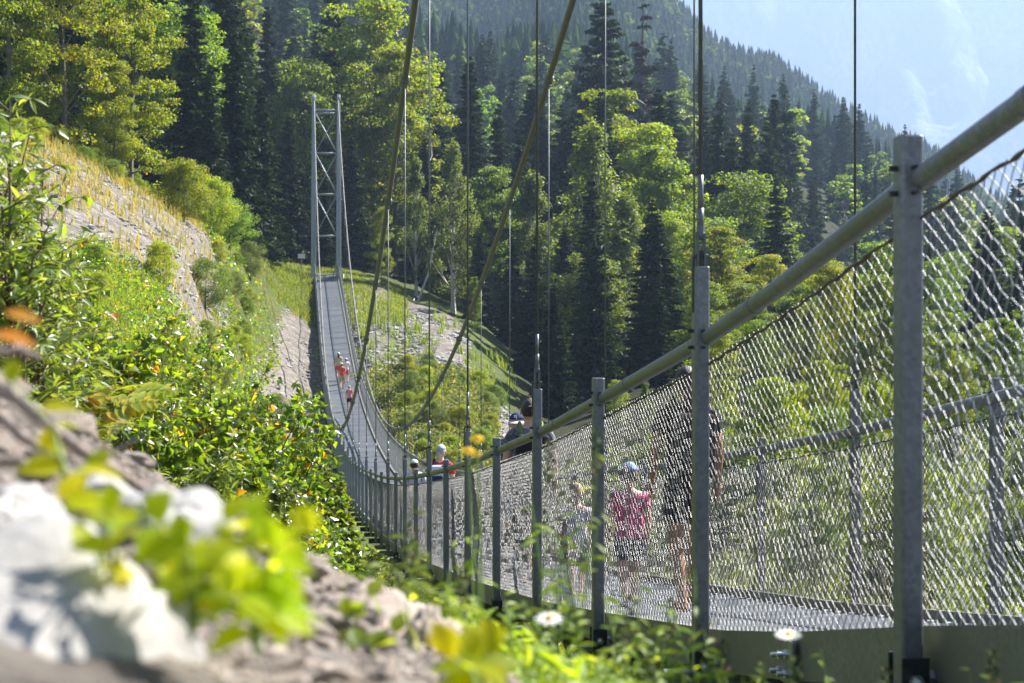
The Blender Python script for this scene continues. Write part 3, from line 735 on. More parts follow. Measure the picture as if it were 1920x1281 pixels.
def spruce(seed, Ht, Rc, whorls=46, nb=9, nq=16, sparse=0.0, base=0.06, prof=0.85, qs=1.0):
    r = np.random.default_rng(seed); C_, Dn, Nn, Ls, Wd = [], [], [], [], []
    paths = [([Vector((0,0,-.5)), Vector((0,0,Ht*.5)), Vector((0,0,Ht*0.99))], [Ht*0.013+.02, Ht*0.008+.01, 0.012])]
    for k in range(whorls):
        t = (k+r.uniform(-.4,.4))/whorls; t = min(max(t, 0), 0.995)
        z = Ht*(base + (1-base)*t); rad = Rc*((1-t)**prof)*r.uniform(.72, 1.12) + 0.02*Ht*(1-t)*0 + 0.10*Rc*(1-t)**.2
        if r.uniform() < sparse: continue
        for j in range(nb):
            if r.uniform() < sparse*0.8 + 0.06: continue
            az = 2*np.pi*(j/nb) + r.uniform(-.35,.35)+k*1.3; l = rad*r.uniform(.6, 1.1)
            dr = 0.22 + 0.35*(1-t); up = 0.15; zj = z + r.uniform(-1,1)*Ht*1.1/whorls*min(1, (1-t)*3+.15)
            m = max(3, int(nq*(0.35+0.65*(1-t))))
            s = np.linspace(0.12, 1.0, m) + r.uniform(-.04,.04,m)
            hx, hy = math.cos(az), math.sin(az)
            zz = zj - dr*l*s**1.2*1.0 + up*l*s**3*1.6
            for side in (-1, 0, 1):
                wv = side*l*0.24*(1-s*0.75)*r.uniform(.5,1.2,m)
                px_ = hx*l*s - hy*wv; py_ = hy*l*s + hx*wv; pz_ = zz - np.abs(wv)*0.35 - r.uniform(0,.05*l,m)
                C_.append(np.stack([px_, py_, pz_], 1))
                Dn.append(np.tile([hx*.8 - hy*side*.75, hy*.8 + hx*side*.75, -.35], (m,1)) + r.normal(size=(m,3))*.15)
                Nn.append(np.tile([-hx*.1, -hy*.1, .8], (m,1)) + r.normal(size=(m,3))*.62)
                Ls.append(l/m*2.3*r.uniform(.7,1.3,m)*1.25*qs+0.06*qs); Wd.append(l/m*1.05*r.uniform(.6,1.2,m)*qs+0.05*qs)
            if seed % 2 == 0 and j % 3 == 0 and t < .8: paths.append(([Vector((0,0,z)), Vector((hx*l*.8, hy*l*.8, float(z-dr*l*.8)))], [0.03, 0.008]))
    V, q = leaf_quads(np.concatenate(C_), np.concatenate(Nn), np.concatenate(Ls), np.concatenate(Wd), r, np.concatenate(Dn))
    mb = tubes_np(paths); tme = bpy.data.meshes.new('trunk'); tme.from_pydata(mb.v, [], mb.f); tme.update()
    return mesh_np('crown', V, q, False), tme
PROTO = {}
def proto(key, kind, crown_m, trunk_m, *a, **k):
    cr, tr = (broadleaf if kind == 'b' else spruce)(*a, **k)
    cr.materials.append(crown_m); tr.materials.append(trunk_m); PROTO[key] = (cr, tr)
# unit trees (10 m tall), scaled when placed
for k in range(4): proto(f's{k}', 's', M['needle'], M['bark'], 20+k, 10, (1.4,1.7,1.25,1.55)[k], 50, 9, 14, base=0.05)
for k, (pf, sp_, rc) in enumerate(((.6,.12,1.6),(1.1,.05,1.9))): proto(f's{4+k}', 's', M['needle'], M['bark'], 120+k, 10, rc, 44, 8, 14, base=0.04, prof=pf, sparse=sp_)
proto('big', 's', M['needle'], M['bark'], 31, 10, 2.3, 40, 10, 20, sparse=0.06, base=0.05, prof=0.75)
proto('dead', 's', M['dead'], M['bark'], 34, 10, 0.75, 40, 4, 6, sparse=0.5, base=0.25, prof=0.6)
for k in range(3): proto(f'b{k}', 'b', M['beech'], M['bark'], 40+k, 10, (2.9,2.5,3.2)[k], 0.5, 110, 150, 0.19, 'round', 0.38)
for k in range(3): proto(f'm{k}', 'b', M['maple'], M['bark'], 50+k, 10, (2.6,3.0,2.3)[k], 0.35, 120, 190, 0.165, 'round', 0.36)
for k in range(2): proto(f'w{k}', 'b', M['birch'], M['birchbark'], 60+k, 10, (1.8,1.5)[k], 1.2, 100, 130, 0.15, 'oval', 0.9, droop=0.9)
proto('y0', 's', M['needle_y'], M['bark'], 71, 10, 3.0, 30, 8, 16, base=0.02)
# small versions for the middle distance
for k in range(3): proto(f'S{k}', 's', M['needle'], M['bark'], 80+k, 10, (1.4,1.7,1.2)[k], 34, 7, 6, base=0.05, qs=1.0)
for k, (pf, sp_, rc) in enumerate(((.6,.15,1.3),(1.15,.05,1.9))): proto(f'S{3+k}', 's', M['needle'], M['bark'], 130+k, 10, rc, 30, 7, 6, base=0.04, prof=pf, sparse=sp_)
for k in range(3): proto(f'B{k}', 'b', M['beech'] if k else M['maple'], M['bark'], 90+k, 10, (2.4,2.8,2.1)[k], 0.8, 40, 40, 0.5, 'round', 0.5)
proto('bush0', 'b', M['maple'], M['bark'], 101, 10, 5.0, 0.5, 110, 190, 0.27, 'round', 0.5)
proto('bush1', 'b', M['birch'], M['bark'], 102, 10, 4.6, 0.5, 110, 190, 0.24, 'round', 0.6)
proto('bush2', 'b', M['beech'], M['bark'], 103, 10, 5.4, 0.5, 110, 190, 0.27, 'round', 0.5)
def tree(name, key, x, y, h, label, cat, group=None, wid=1.0, z=None, tilt=0):
    g = h1(x, y) if z is None else z
    e = empty(name, (x, y, g), random.uniform(0, 6.28), label, cat, group)
    s = h/10; e.scale = (s*wid, s*wid, s)
    if tilt: e.rotation_euler = (R(random.uniform(-2,2)), R(tilt), 0)
    cr, tr = PROTO[key]
    for nm, me in (('trunk', tr), ('crown', cr)):
        o = bpy.data.objects.new(nm, me); C.objects.link(o); o.parent = e
    return e
# ---- trees one can tell apart: (px, top py, Z, key, width factor, kind name, label, category)
TR = [
 (20,-190,80,'m0',.8,'maple_tree','large yellow green maple at the far left edge above the scree','tree'),
 (120,-120,82,'m1',.8,'maple_tree','sunlit yellow green maple standing at the top of the scree slope','tree'),
 (245,-60,86,'m2',.8,'maple_tree','yellow tinged maple on the right of the maples above the scree','tree'),
 (215,120,84,'m1',0.7,'maple_tree','lower maple in shade with bare stems just above the gravel','tree'),
 (80,60,84,'b0',0.8,'beech_tree','dark green beech filling the gap behind the leftmost maples','tree'),
 (360,-40,118,'s0',1.1,'spruce_tree','dark spruce right behind the yellow tinged maple','tree'),
 (440,60,120,'s1',1.05,'spruce_tree','tall dark spruce left of the tower with narrow drooping branches','tree'),
 (395,120,112,'s2',1.2,'spruce_tree','shaded spruce whose foot stands in the dark hollow left of the tower','tree'),
 (490,150,128,'s3',1.1,'spruce_tree','spruce immediately left of the tower in deep shade','tree'),
 (540,215,148,'s0',1.3,'spruce_tree','dark spruce directly behind the left tower leg','tree'),
 (570,110,168,'b2',0.7,'beech_tree','broad beech rising behind the tower top with bright leaf edges','tree'),
 (625,-20,182,'big',0.95,'spruce_tree','tall spruce rising above and right behind the tower top','tree'),
 (700,0,176,'m0',0.95,'maple_tree','big sunlit yellow green maple right of the tower behind the left cable','tree'),
 (660,250,160,'s3',1.3,'spruce_tree','shaded spruce low behind the right tower leg','tree'),
 (740,95,170,'m2',0.9,'maple_tree','sunlit maple between the left main cable and the spruces','tree'),
 (610,330,150,'s2',1.3,'spruce_tree','dark low spruce seen through the tower bracing','tree'),
 (715,390,140,'m1',0.5,'maple_tree','small bright maple lit against the dark wood beside the left cable','tree'),
 (780,300,150,'w1',0.8,'birch_tree','slender sunlit birch right of the left cable, low on the slope','tree'),
 (850,270,146,'w0',0.9,'birch_tree','pale birch with leaning white trunk halfway between the two cables','tree'),
 (880,100,178,'s0',1.1,'spruce_tree','sunlit narrow spruce with pointed top between the two cables','tree'),
 (935,190,172,'s2',1.2,'spruce_tree','shorter spruce just right of the narrow pointed spruce','tree'),
 (820,180,180,'s1',1.1,'spruce_tree','dark spruce left of the narrow pointed spruce','tree'),
 (975,240,160,'s3',1.1,'spruce_tree','green spruce crossed by the right main cable','tree'),
 (1000,330,148,'w1',1.2,'birch_tree','light green birch just right of the right main cable','tree'),
 (1130,-15,205,'big',1.0,'spruce_tree','huge dark spruce towering over the pale birches','tree'),
 (1075,190,190,'s2',1.1,'spruce_tree','dark spruce at the left foot of the huge spruce','tree'),
 (1205,-25,215,'dead',0.9,'dead_tree','bare dead spruce snag right of the huge spruce','dead tree'),
 (1150,175,175,'m2',0.95,'maple_tree','yellow green maple crown just below the huge spruce','tree'),
 (1110,235,142,'w0',1.15,'birch_tree','large pale green birch in the middle of the wood','tree'),
 (1175,370,140,'w1',1.3,'birch_tree','second pale birch leaning against the right side of the largest birch','tree'),
 (1215,235,165,'m0',0.9,'maple_tree','maple with an orange red top beside the large pale birch','tree'),
 (1270,400,150,'m1',0.9,'maple_tree','bright green maple left of the second hanger rod','tree'),
 (1060,420,135,'s1',1.2,'spruce_tree','dark spruce below the large pale birch near the valley floor','tree'),
 (960,440,138,'s0',1.3,'spruce_tree','dark spruce at the right edge of the shrubby scree','tree'),
 (900,430,143,'s3',1.2,'spruce_tree','shaded spruce behind the gravel patch','tree'),
 (830,450,150,'b2',0.8,'beech_tree','low shaded beech behind the top of the gravel patch','tree'),
 (890,520,128,'b1',0.5,'beech_tree','small brightly lit beech at the dark wood edge above the shrubs','tree'),
 (1230,510,130,'s2',1.3,'spruce_tree','dark spruce beneath the bright green maples','tree'),
 (1350,430,120,'m2',1.1,'maple_tree','sunlit maple standing behind the nearest hanger fitting','tree'),
 (1440,480,112,'m0',0.9,'maple_tree','yellow green maple seen above the handrail right of the nearest hanger','tree'),
 (1560,490,95,'m1',0.8,'maple_tree','maple with yellow tips seen through the netting in mid panel','tree'),
 (1650,520,85,'b0',0.9,'beech_tree','green beech seen through the netting left of the nearest post','tree'),
 (1420,600,80,'b2',0.8,'beech_tree','shaded beech low behind the netting beside the second post','tree'),
 (1780,640,48,'m2',0.9,'maple_tree','yellow leaved young maple right of the nearest post','tree'),
 (1880,600,52,'b1',0.9,'beech_tree','green beech at the right edge behind the netting','tree'),
 (1830,470,110,'s1',1.1,'spruce_tree','dark spruce right of the nearest post behind the netting','tree'),
 (1930,420,120,'s3',1.1,'spruce_tree','spruce at the right picture edge behind the netting','tree'),
 (1740,450,120,'s0',1.1,'spruce_tree','dark spruce directly behind the nearest post','tree'),
 (1520,690,60,'m0',0.8,'maple_tree','bushy young maple low behind the far side posts','tree'),
 (1640,720,52,'bush0',0.9,'maple_shrub','spreading yellow green shrub behind the far side netting','shrub'),
]
pos_taken = []
for px, top, Z, key, wd, nm, lab, cat in TR:
    x = (px-960)/F*Z; g = h1(x, Z); h = (640-top)/F*Z - g
    tree(nm, key, x, Z, h, lab, cat, wid=wd); pos_taken.append((x, Z))
# slanting bare birch stems
for px0, py0, px1, py1, Z, lab in ((775,590,820,430,145,'thin white birch stem leaning right against the dark wood'),(800,330,808,250,168,'short pale dead stem standing in the tree tops between the cables')):
    a = at(px0, py0, Z); c_ = at(px1, py1, Z); b = MB()
    e = empty('leaning_birch', (a.x, a.y, h1(a.x, a.y)), 0, lab, 'tree trunk')
    l0 = Vector((a.x, a.y, h1(a.x, a.y))); pts = [Vector((0,0,0)), a-l0, (a.lerp(c_, .5)+Vector((.3,0,0)))-l0, c_-l0]
    b.tube(pts, [.13,.12,.09,.04], 7); b.build('trunk', M['birchbark'], e, smooth=True)
    b = MB()
    for t in (.55,.7,.85): q = pts[1].lerp(pts[3], t); b.tube([q, q+Vector((random.uniform(-1,1), .2, .8))], [.03,.01], 5)
    b.build('branch', M['birchbark'], e)
def where(px):
    for lim, w in ((560,'left of the far tower'),(760,'just right of the far tower'),(1050,'between the two main cables'),(1330,'between right cable and nearest hanger rod'),(1700,'between the two nearest posts'),(9999,'right of the nearest post')):
        if px < lim: return w
# ---- fill of the near wood (individuals)
def too_close(x, y, d): return any((x-a)**2+(y-b_)**2 < d*d for a, b_ in pos_taken)
def fill(n, smin, smax, zmin, zmax, dens, fun, keep=lambda px, Z: True, maxtry=60000):
    out = 0
    for _ in range(maxtry):
        if out >= n: break
        Z = math.sqrt(random.uniform(zmin**2, zmax**2)); px = random.uniform(smin, smax)
        if not keep(px, Z): continue
        x = (px-960)/F*Z
        if too_close(x, Z, dens(Z)): continue
        if Z < 146 and abs(x-((-405*Z/S+3713)*S/F)) < 3.0: continue
        pos_taken.append((x, Z)); fun(x, Z, px); out += 1
    return out
ns = nb_ = 0
def put_near(x, Z, px):
    if random.random() < 0.70: tree('spruce_tree', f's{random.randrange(6)}', x, Z, random.uniform(14, 28), 'dark spruce of the near wood, '+where(px), 'tree', 'near wood spruces '+where(px), wid=random.uniform(.9,1.25))
    else: tree('beech_tree', f'b{random.randrange(3)}', x, Z, random.uniform(13, 20), 'green broadleaved tree of the near wood, '+where(px), 'tree', 'near wood broadleaved trees '+where(px), wid=random.uniform(.8,1.1))
fill(95, -150, 1500, 152, 235, lambda Z: 5.2, put_near, lambda px, Z: not (520 < px < 720 and Z < 165))
fill(22, -200, 480, 100, 150, lambda Z: 5.0, put_near, lambda px, Z: Z > 100 + max(0, px-250)*0.10)
def put_low(x, Z, px):
    if random.random() < (.88 if px < 1270 else .2): tree('spruce_tree', f's{random.randrange(6)}', x, Z, random.uniform(8, 17), 'low shaded spruce in the hollow, '+where(px), 'tree', 'hollow spruces '+where(px), wid=random.uniform(1.1,1.4))
    else: tree('beech_tree', f'b{random.randrange(3)}', x, Z, random.uniform(6, 12), 'small broadleaved tree in the shaded hollow, '+where(px), 'tree', 'hollow broadleaved trees '+where(px))
fill(50, 980, 2150, 100, 150, lambda Z: 4.6, put_low, lambda px, Z: px > 930 + (150-Z)*1.5)
def put_right(x, Z, px):
    k = random.random()
    ty = random.uniform(700, 1000) if px < 1300 else random.uniform(560, 1000); h = (640-ty)/F*Z - h1(x, Z)
    if h < .5 or h > 7: return
    tree('bush', ('b0','m0','m1','w0','b2','bush1')[random.randrange(6)], x, Z, h, 'leafy green bush on the slope beyond the footbridge, '+where(px), 'bush', 'slope bushes '+where(px))
fill(110, 1120, 2150, 26, 100, lambda Z: 1.2+Z*0.02, put_right, lambda px, Z: px > 1120+max(0,60-Z)*8)
# ---- middle hillside (individuals)
cnt_s = [0]
def put_mid(x, Z, px):
    row = 'lower' if Z < 300 else ('middle' if Z < 370 else 'upper')
    gap = mnoise.noise(Vector((x/38, Z/38, 0)))
    if random.random() < 0.60 - gap*0.7: tree('spruce_tree', (f'S{random.randrange(5)}' if random.random() < .96 else 'dead'), x, Z, random.uniform(10, 26), 'spruce on the '+row+' wooded hillside, '+where(px), 'tree', row+' hillside spruces '+where(px), wid=random.uniform(.9,1.3))
    else: tree('broadleaved_tree', f'B{random.randrange(3)}', x, Z, random.uniform(10, 17), 'light green broadleaved tree on the '+row+' wooded hillside, '+where(px), 'tree', row+' hillside broadleaved trees '+where(px), wid=random.uniform(.9,1.3))
nfill = fill(330, -250, 2100, 236, 445, lambda Z: 6.2, put_mid)
# ---- far blue hillside: one mass
def far_forest():
    r = np.random.default_rng(9); Vs, Qs, n = [], [], 0; pts = []
    tries = 26000
    Z = np.sqrt(r.uniform(640**2, 1120**2, tries)); px = r.uniform(500, 2150, tries)
    x = (px-960)/F*Z; g = H(x, Z); keep = r.uniform(size=tries) < 0.42
    # the near shoulder of the middle hillside too
    Z2 = np.sqrt(r.uniform(445**2, 560**2, 2500)); px2 = r.uniform(-100, 2150, 2500); x2 = (px2-960)/F*Z2
    x = np.concatenate([x[keep], x2]); Z = np.concatenate([Z[keep], Z2]); g = np.concatenate([g[keep], H(x2, Z2)])
    for i in range(len(x)):
        h = r.uniform(12, 24); con = mnoise.noise(Vector((x[i]/90, Z[i]/90, 4))) + r.uniform(-.5,.5) < 0.15
        if con:
            L = 6; m = 6
            for k in range(L):
                t = k/L; z = g[i] + h*(0.10+0.9*t); rad = h*0.20*(1-t)*r.uniform(.8,1.2)+0.25; a = r.uniform(0, 6.28)
                ring = np.array([[x[i]+math.cos(a+2*np.pi*j/m)*rad*r.uniform(.65,1.2), Z[i]+math.sin(a+2*np.pi*j/m)*rad, z-h*0.07*r.uniform(.6,1.2)] for j in range(m)])
                Vs.append(np.concatenate([ring, [[x[i], Z[i], z+h*0.16]]])); Qs.append(np.array([[n+j, n+(j+1)%m, n+m] for j in range(m)])); n += m+1
        else:
            m = 34; d = r.normal(size=(m,3)); d /= np.linalg.norm(d, axis=1, keepdims=True); hh = h*.75
            c = np.array([x[i], Z[i], g[i]+hh*.55]) + d*np.array([hh*.30,hh*.30,hh*.42])*r.uniform(.6,1,(m,1)); s = hh*.13
            e = r.normal(size=(m,3)); e2 = np.cross(d, e); e2 /= np.linalg.norm(e2, axis=1, keepdims=True); e3 = np.cross(d, e2)
            Vs.append(np.stack([c+e2*s, c-e2*s*.6+e3*s*.9, c-e2*s*.6-e3*s*.9], 1).reshape(-1,3)); Qs.append(n+np.arange(3*m).reshape(-1,3)); n += 3*m
    me = mesh_np('far_forest', np.concatenate(Vs), np.concatenate(Qs), False)
    return me
M['farwood'] = leafmat('far_forest_leaf', G((0,(0.02,0.04,0.015)),(0.55,(0.04,0.07,0.02)),(1,(0.10,0.14,0.03))), 0.3, .9, 0.0)
tag(link('far_forest', far_forest(), M['farwood']), 'bluish far wooded ridge below the pale mountain', 'forest', kind='stuff')
# broadleaf undergrowth hiding the bank edge, shrubs on left bank and far meadow
def shrubs(lst):
    for px, Z, h, key, wid, lab, grp in lst:
        x = (px-960)/F*Z; tree('shrub', key, x, Z, h, lab, 'shrub', grp, wid=wid)
shrubs([
 (385,62,2.0,'bush1',1.0,'rounded olive green shrub in the middle of the grassy slope left of the tower',None),
 (345,78,3.0,'bush0',1.0,'yellow green shrub at the wood edge above the end of the scree',None),
 (395,88,3.2,'bush0',0.9,'bright shrub on the skyline of the slope between scree and tower',None),
 (430,98,3.0,'bush2',0.9,'green shrub just right of the bright skyline shrub',None),
 (470,106,2.4,'bush1',0.9,'low reddish green shrub on the skyline nearest the tower',None),
 (520,72,1.5,'bush1',0.9,'olive shrub above the bridge shadow on the left bank',None),
 (470,44,1.5,'bush1',0.9,'grey green shrub behind the birch thicket on the left bank',None),
 (300,42,1.2,'bush0',0.8,'small yellowish shrub below the scree on the left bank',None),
])
def left_low(x, Z, px):
    tree('shrub', ('bush0','bush1','bush2')[random.randrange(3)], x, Z, random.uniform(.35,.95)*(0.45+Z/80), ('yellowish' if px < 250 else 'olive')+' low shrub on the left bank '+('near the birch thicket' if Z < 50 else 'up by the scree'), 'shrub', 'low shrubs of the left bank, '+('far left' if px < 250 else 'nearer the bridge')+(', lower' if Z < 50 else ', upper'))
GRV = [(60,45),(160,58),(250,60),(330,75),(300,52),(540,82),(560,105),(600,75)]
fill(80, -60, 600, 30, 105, lambda Z: 0.8+Z*0.018, left_low, lambda px, Z: not any(abs(px-a) < 75 and abs(Z-b_) < 16 for a, b_ in GRV) and px < 560 and not (px > 560-(Z-20)*0.2 and Z > 60))
def meadow_bush(x, Z, px):
    tree('bush', ('bush0','bush1','bush2')[random.randrange(3)], x, Z, random.uniform(.7,1.7), 'pale bush in the herb meadow right of the deck', 'bush', 'bushes in the herb meadow right of the deck')
fill(34, 670, 930, 70, 98, lambda Z: 1.3, meadow_bush, lambda px, Z: px < 985-(Z-68)*1.5)
def near_right(x, Z, px):
    h = (640-random.uniform(820, 1080))/F*Z - h1(x, Z)
    if h > .25: tree('bush', ('bush0','bush1','bush2')[random.randrange(3)], x, Z, min(h, 2.4), 'low leafy bush just beyond the far netting, '+where(px), 'bush', 'netting bushes '+where(px))
fill(60, 1250, 2150, 15, 36, lambda Z: .9, near_right, lambda px, Z: px > 1250+max(0,30-Z)*25)
# young yellow-green conifers and autumn plants beside the sagging deck
for k, (px, top, Z, wd) in enumerate(((560,800,30,1.0),(605,820,34,.9),(640,880,31,.8),(520,850,26,.9),(590,900,24,.8),(655,960,27,.8))):
    x = (px-960)/F*Z; g = h1(x, Z); lab = ['tall young yellow green fir left of the lowest part of the deck','narrow young fir touching the left side of the deck','young fir right beside the crossbeam ends','shaded young fir at the edge of the birch thicket','low bright young fir in front of the taller ones','smallest young fir by the wind ties'][k]
    tree('young_fir', 'y0', x, Z, max(1.2, (640-top)/F*Z - g), lab, 'fir', wid=wd)
PROTO['orange'] = None
cr, tr = broadleaf(120, 10, 6, 0.3, 60, 110, 0.55, 'round', 0.6); cr.materials.append(M['orange']); tr.materials.append(M['twig']); PROTO['orange'] = (cr, tr)
tree('fern_clump', 'orange', at(665,1075,20).x, 20, 0.32, 'orange autumn coloured bracken under the lowest deck posts', 'fern')
tree('fern_clump', 'orange', at(610,1070,19).x, 19, 0.22, 'small rusty bracken clump left of the larger orange one', 'fern')
# meadow of herbs on the far bank, grasses
def blades(pts, hgt, wdt, lean, r, seg=2):
    n = len(pts); az = r.uniform(0, 2*np.pi, n); hx, hy = np.cos(az), np.sin(az); h = hgt*r.uniform(.5, 1.3, n); w = wdt*r.uniform(.6,1.3,n); l = lean*r.uniform(.2,1.4,n)*h
    sx, sy = -hy, hx; V = []
    for t, wk in ((0,1),(0.55,.75)):
        o = l*t*t
        for sg in (-1, 1): V.append(np.stack([pts[:,0]+hx*o+sx*w*wk*sg*.5, pts[:,1]+hy*o+sy*w*wk*sg*.5, pts[:,2]+h*t], 1))
    V.append(np.stack([pts[:,0]+hx*l, pts[:,1]+hy*l, pts[:,2]+h*0.97], 1))
    V = np.stack(V, 1).reshape(-1,3); b0 = np.arange(n)*5
    return V, [np.stack([b0, b0+1, b0+3, b0+2], 1), np.stack([b0+2, b0+3, b0+4], 1)]
def scatter(n, pxr, zr, r, keep=None, tuft=0, spread=0.15, zlog=False):
    Z = np.exp(r.uniform(math.log(zr[0]), math.log(zr[1]), n)) if zlog else np.sqrt(r.uniform(zr[0]**2, zr[1]**2, n))
    px = r.uniform(pxr[0], pxr[1], n)
    if keep is not None: k = keep(px, Z); Z, px = Z[k], px[k]
    x = (px-960)/F*Z
    if tuft:
        x = np.repeat(x, tuft) + r.normal(size=len(x)*tuft)*spread; Z = np.repeat(Z, tuft) + r.normal(size=len(Z)*tuft)*spread
    return np.stack([x, Z, H(x, Z)], 1)
def stuff(name, V, q, m, label, cat): tag(link(name, mesh_np(name, V, q, False), m), label, cat, kind='stuff')
r_ = np.random.default_rng(77)
def on_gravel(px, Z, k=1.0): return np.sum([np.exp(-((px-a)/c)**2 - (np.log(Z/b_)/0.14)**2) for a, b_, _, c in [(g[0], g[2], 0, g[3]) for g in GR]], axis=0)
pts = scatter(1500, (-50, 620), (26, 125), r_, lambda px, Z: (on_gravel(px, Z) < 0.55) & (px < 585), 14, 0.16)
V_, q_ = blades(pts, 0.42, 0.022, 0.7, r_); stuff('dry_grass', V_, q_, M['drygrass'], 'straw coloured dry grass tufts along the scree', 'grass')
pts = scatter(9000, (-50, 600), (9, 130), r_, lambda px, Z: on_gravel(px, Z) < 0.35, 12, 0.14, True)
V_, q_ = blades(pts, 0.24, 0.02, 0.6, r_); stuff('green_grass', V_, q_, M['grass'], 'green grass covering the left bank', 'grass')
pts = scatter(210, (20, 400), (44, 92), r_, lambda px, Z: on_gravel(px, Z) > .4, 26, 0.22)
V_, q_ = blades(pts, 0.6, 0.03, 0.7, r_); stuff('scree_tufts', V_, q_, M['drygrass'], 'pale dry grass tufts growing on the left scree', 'grass')
pts = scatter(2500, (500, 760), (118, 150), r_, None, 10, 0.2)
V_, q_ = blades(pts, 0.35, 0.05, 0.5, r_); stuff('tower_lawn', V_, q_, M['grass'], 'short bright grass around the foot of the far tower', 'grass')
pts = scatter(9000, (660, 930), (68, 100), r_, lambda px, Z: (px < 985-(Z-68)*1.5) & (Z < 98), 0)
m_ = len(pts)
P8 = np.repeat(pts, 7, 0) + np.concatenate([r_.normal(size=(m_*7,2))*.16, r_.uniform(.03, 1.0, (m_*7,1))*np.repeat(.35+.9*np.clip(np.array([mnoise.noise(Vector((a[0]/2.5, a[1]/5, 0))) for a in pts])+.5, 0, 1.2), 7)[:,None]], 1)
V_, q_ = leaf_quads(P8, r_.normal(size=P8.shape)+np.array([0,0,.6]), r_.uniform(.10,.26,len(P8)), r_.uniform(.05,.13,len(P8)), r_)
stuff('meadow', V_, q_, M['meadow'], 'pale yellow green herb meadow on the far bank right of the deck', 'meadow')
pts = scatter(90, (660, 960), (84, 124), r_, None, 22, 0.22)
V_, q_ = blades(pts, 0.9, 0.05, 0.5, r_); stuff('scree_grass', V_, q_, M['grass'], 'bright grass tufts rimming the gravel patch right of the deck', 'grass')
pts = scatter(5000, (650, 2100), (8, 45), r_, None, 10, 0.12, True)
V_, q_ = blades(pts, 0.16, 0.012, 0.6, r_); stuff('ravine_grass', V_, q_, M['grass'], 'green grass under and beyond the near half of the bridge', 'grass')
def herbs(n, pxr, zr, keep, hmax, ls, m, name, label, zlog=True):
    p0 = scatter(n, pxr, zr, r_, keep, 0, 0, zlog); k5 = 9; m_ = len(p0)
    hh = .25+1.1*np.clip(np.array([mnoise.noise(Vector((a[0]/1.7, a[1]/3.0, 5))) for a in p0])+.45, 0, 1.1)
    P = np.repeat(p0, k5, 0) + np.concatenate([r_.normal(size=(m_*k5,2))*.14, r_.uniform(.0, hmax, (m_*k5,1))*np.repeat(hh, k5)[:,None]], 1)
    sc0 = np.repeat(np.clip(p0[:,1]/45, .45, 1.6), k5)
    V_, q_ = leaf_quads(P, r_.normal(size=P.shape)*.6+np.array([0,-.2,.8]), r_.uniform(ls*.5, ls*1.4, len(P))*sc0, r_.uniform(ls*.3, ls*.7, len(P))*sc0, r_); stuff(name, V_, q_, m, label, 'ground cover')
herbs(15000, (-80, 600), (10, 110), lambda px, Z: on_gravel(px, Z) < .55, .42, .13, M['bushleaf'], 'bank_herbs', 'mixed green herbs covering the left bank')
herbs(6000, (640, 2150), (8, 70), None, .35, .12, M['birch'], 'ravine_herbs', 'green herbs covering the ravine side below the bridge')
# stones on the scree
def stone_mesh(seed, sub=2, amp=.35):
    bm = bmesh.new(); bmesh.ops.create_icosphere(bm, subdivisions=sub, radius=1)
    for v in bm.verts:
        n = v.co.normalized(); k = 1 + amp*mnoise.fractal(n*1.3+Vector((seed*7.1,0,0)), 1.0, 2.0, 4); v.co = n*k
        for pl in range(5):
            a = Vector((math.sin(seed*3+pl*2.1), math.cos(seed+pl*1.7), math.sin(pl*1.3+seed))).normalized(); dd = v.co.dot(a)
            if dd > .72: v.co -= a*(dd-.72)*.85
    me = bpy.data.meshes.new('stone'); bm.to_mesh(me); bm.free(); return me
def gravel(n, pts, smin, smax, name, label, m):
    pr = [np.array([v.co[:] for v in stone_mesh(k, 1).vertices]) for k in range(4)]
    fc = np.array([p.vertices[:] for p in stone_mesh(0, 1).polygons]); Vs, Qs = [], []
    for i, p in enumerate(pts):
        s = smin + (smax-smin)*r_.uniform()**3; a = r_.uniform(0, 6.28); v = pr[i % 4]*np.array([s, s*r_.uniform(.6,1), s*r_.uniform(.35,.7)])
        v = v @ np.array([[math.cos(a), math.sin(a), 0],[-math.sin(a), math.cos(a), 0],[0,0,1]])
        Vs.append(v + p); Qs.append(fc + i*len(pr[0]))
    stuff(name, np.concatenate(Vs), np.concatenate(Qs), m, label, 'gravel')
pts = scatter(9000, (-40, 660), (36, 118), r_, lambda px, Z: on_gravel(px, Z) > 0.25)
gravel(0, pts, .03, .22, 'scree_gravel', 'loose grey gravel of the scree on the left bank', M['limestone'])
pts = scatter(7000, (640, 960), (84, 128), r_, lambda px, Z: on_gravel(px, Z) > 0.2)
gravel(0, pts, .04, .30, 'bank_gravel', 'loose stones of the gravel patch right of the deck', M['limestone'])

# ------------------------------------------------------------------ near vegetation
def fine_leaves(c, d, n, L, Wd, r, curl=0.25, shape='ovate'):
    """bent leaves, 3 x 5 grid each"""
    n = n/np.linalg.norm(n, axis=1, keepdims=True); d = d - n*np.sum(d*n, axis=1, keepdims=True); d /= np.linalg.norm(d, axis=1, keepdims=True)+1e-9
    e = np.cross(n, d); L = L[:,None]; Wd = Wd[:,None]; V = []
    prof = {'ovate': (0.05,0.85,1.0,0.6,0.0), 'lance': (0.1,0.7,1.0,0.7,0.0), 'birch': (0.05,1.0,0.75,0.35,0.0)}[shape]
    for k, w in enumerate(prof):
        t = k/4
        for s in (-1, 0, 1):
            V.append(c + d*L*t + e*Wd*.5*w*s + n*(abs(s)*Wd*.18*w - L*curl*t*t))
    V = np.stack(V, 1).reshape(-1,3); b0 = np.arange(len(c))*15; q = []
    for k in range(4):
        for s in (0, 1): q.append(np.stack([b0+k*3+s, b0+k*3+s+1, b0+(k+1)*3+s+1, b0+(k+1)*3+s], 1))
    return V, np.concatenate(q)
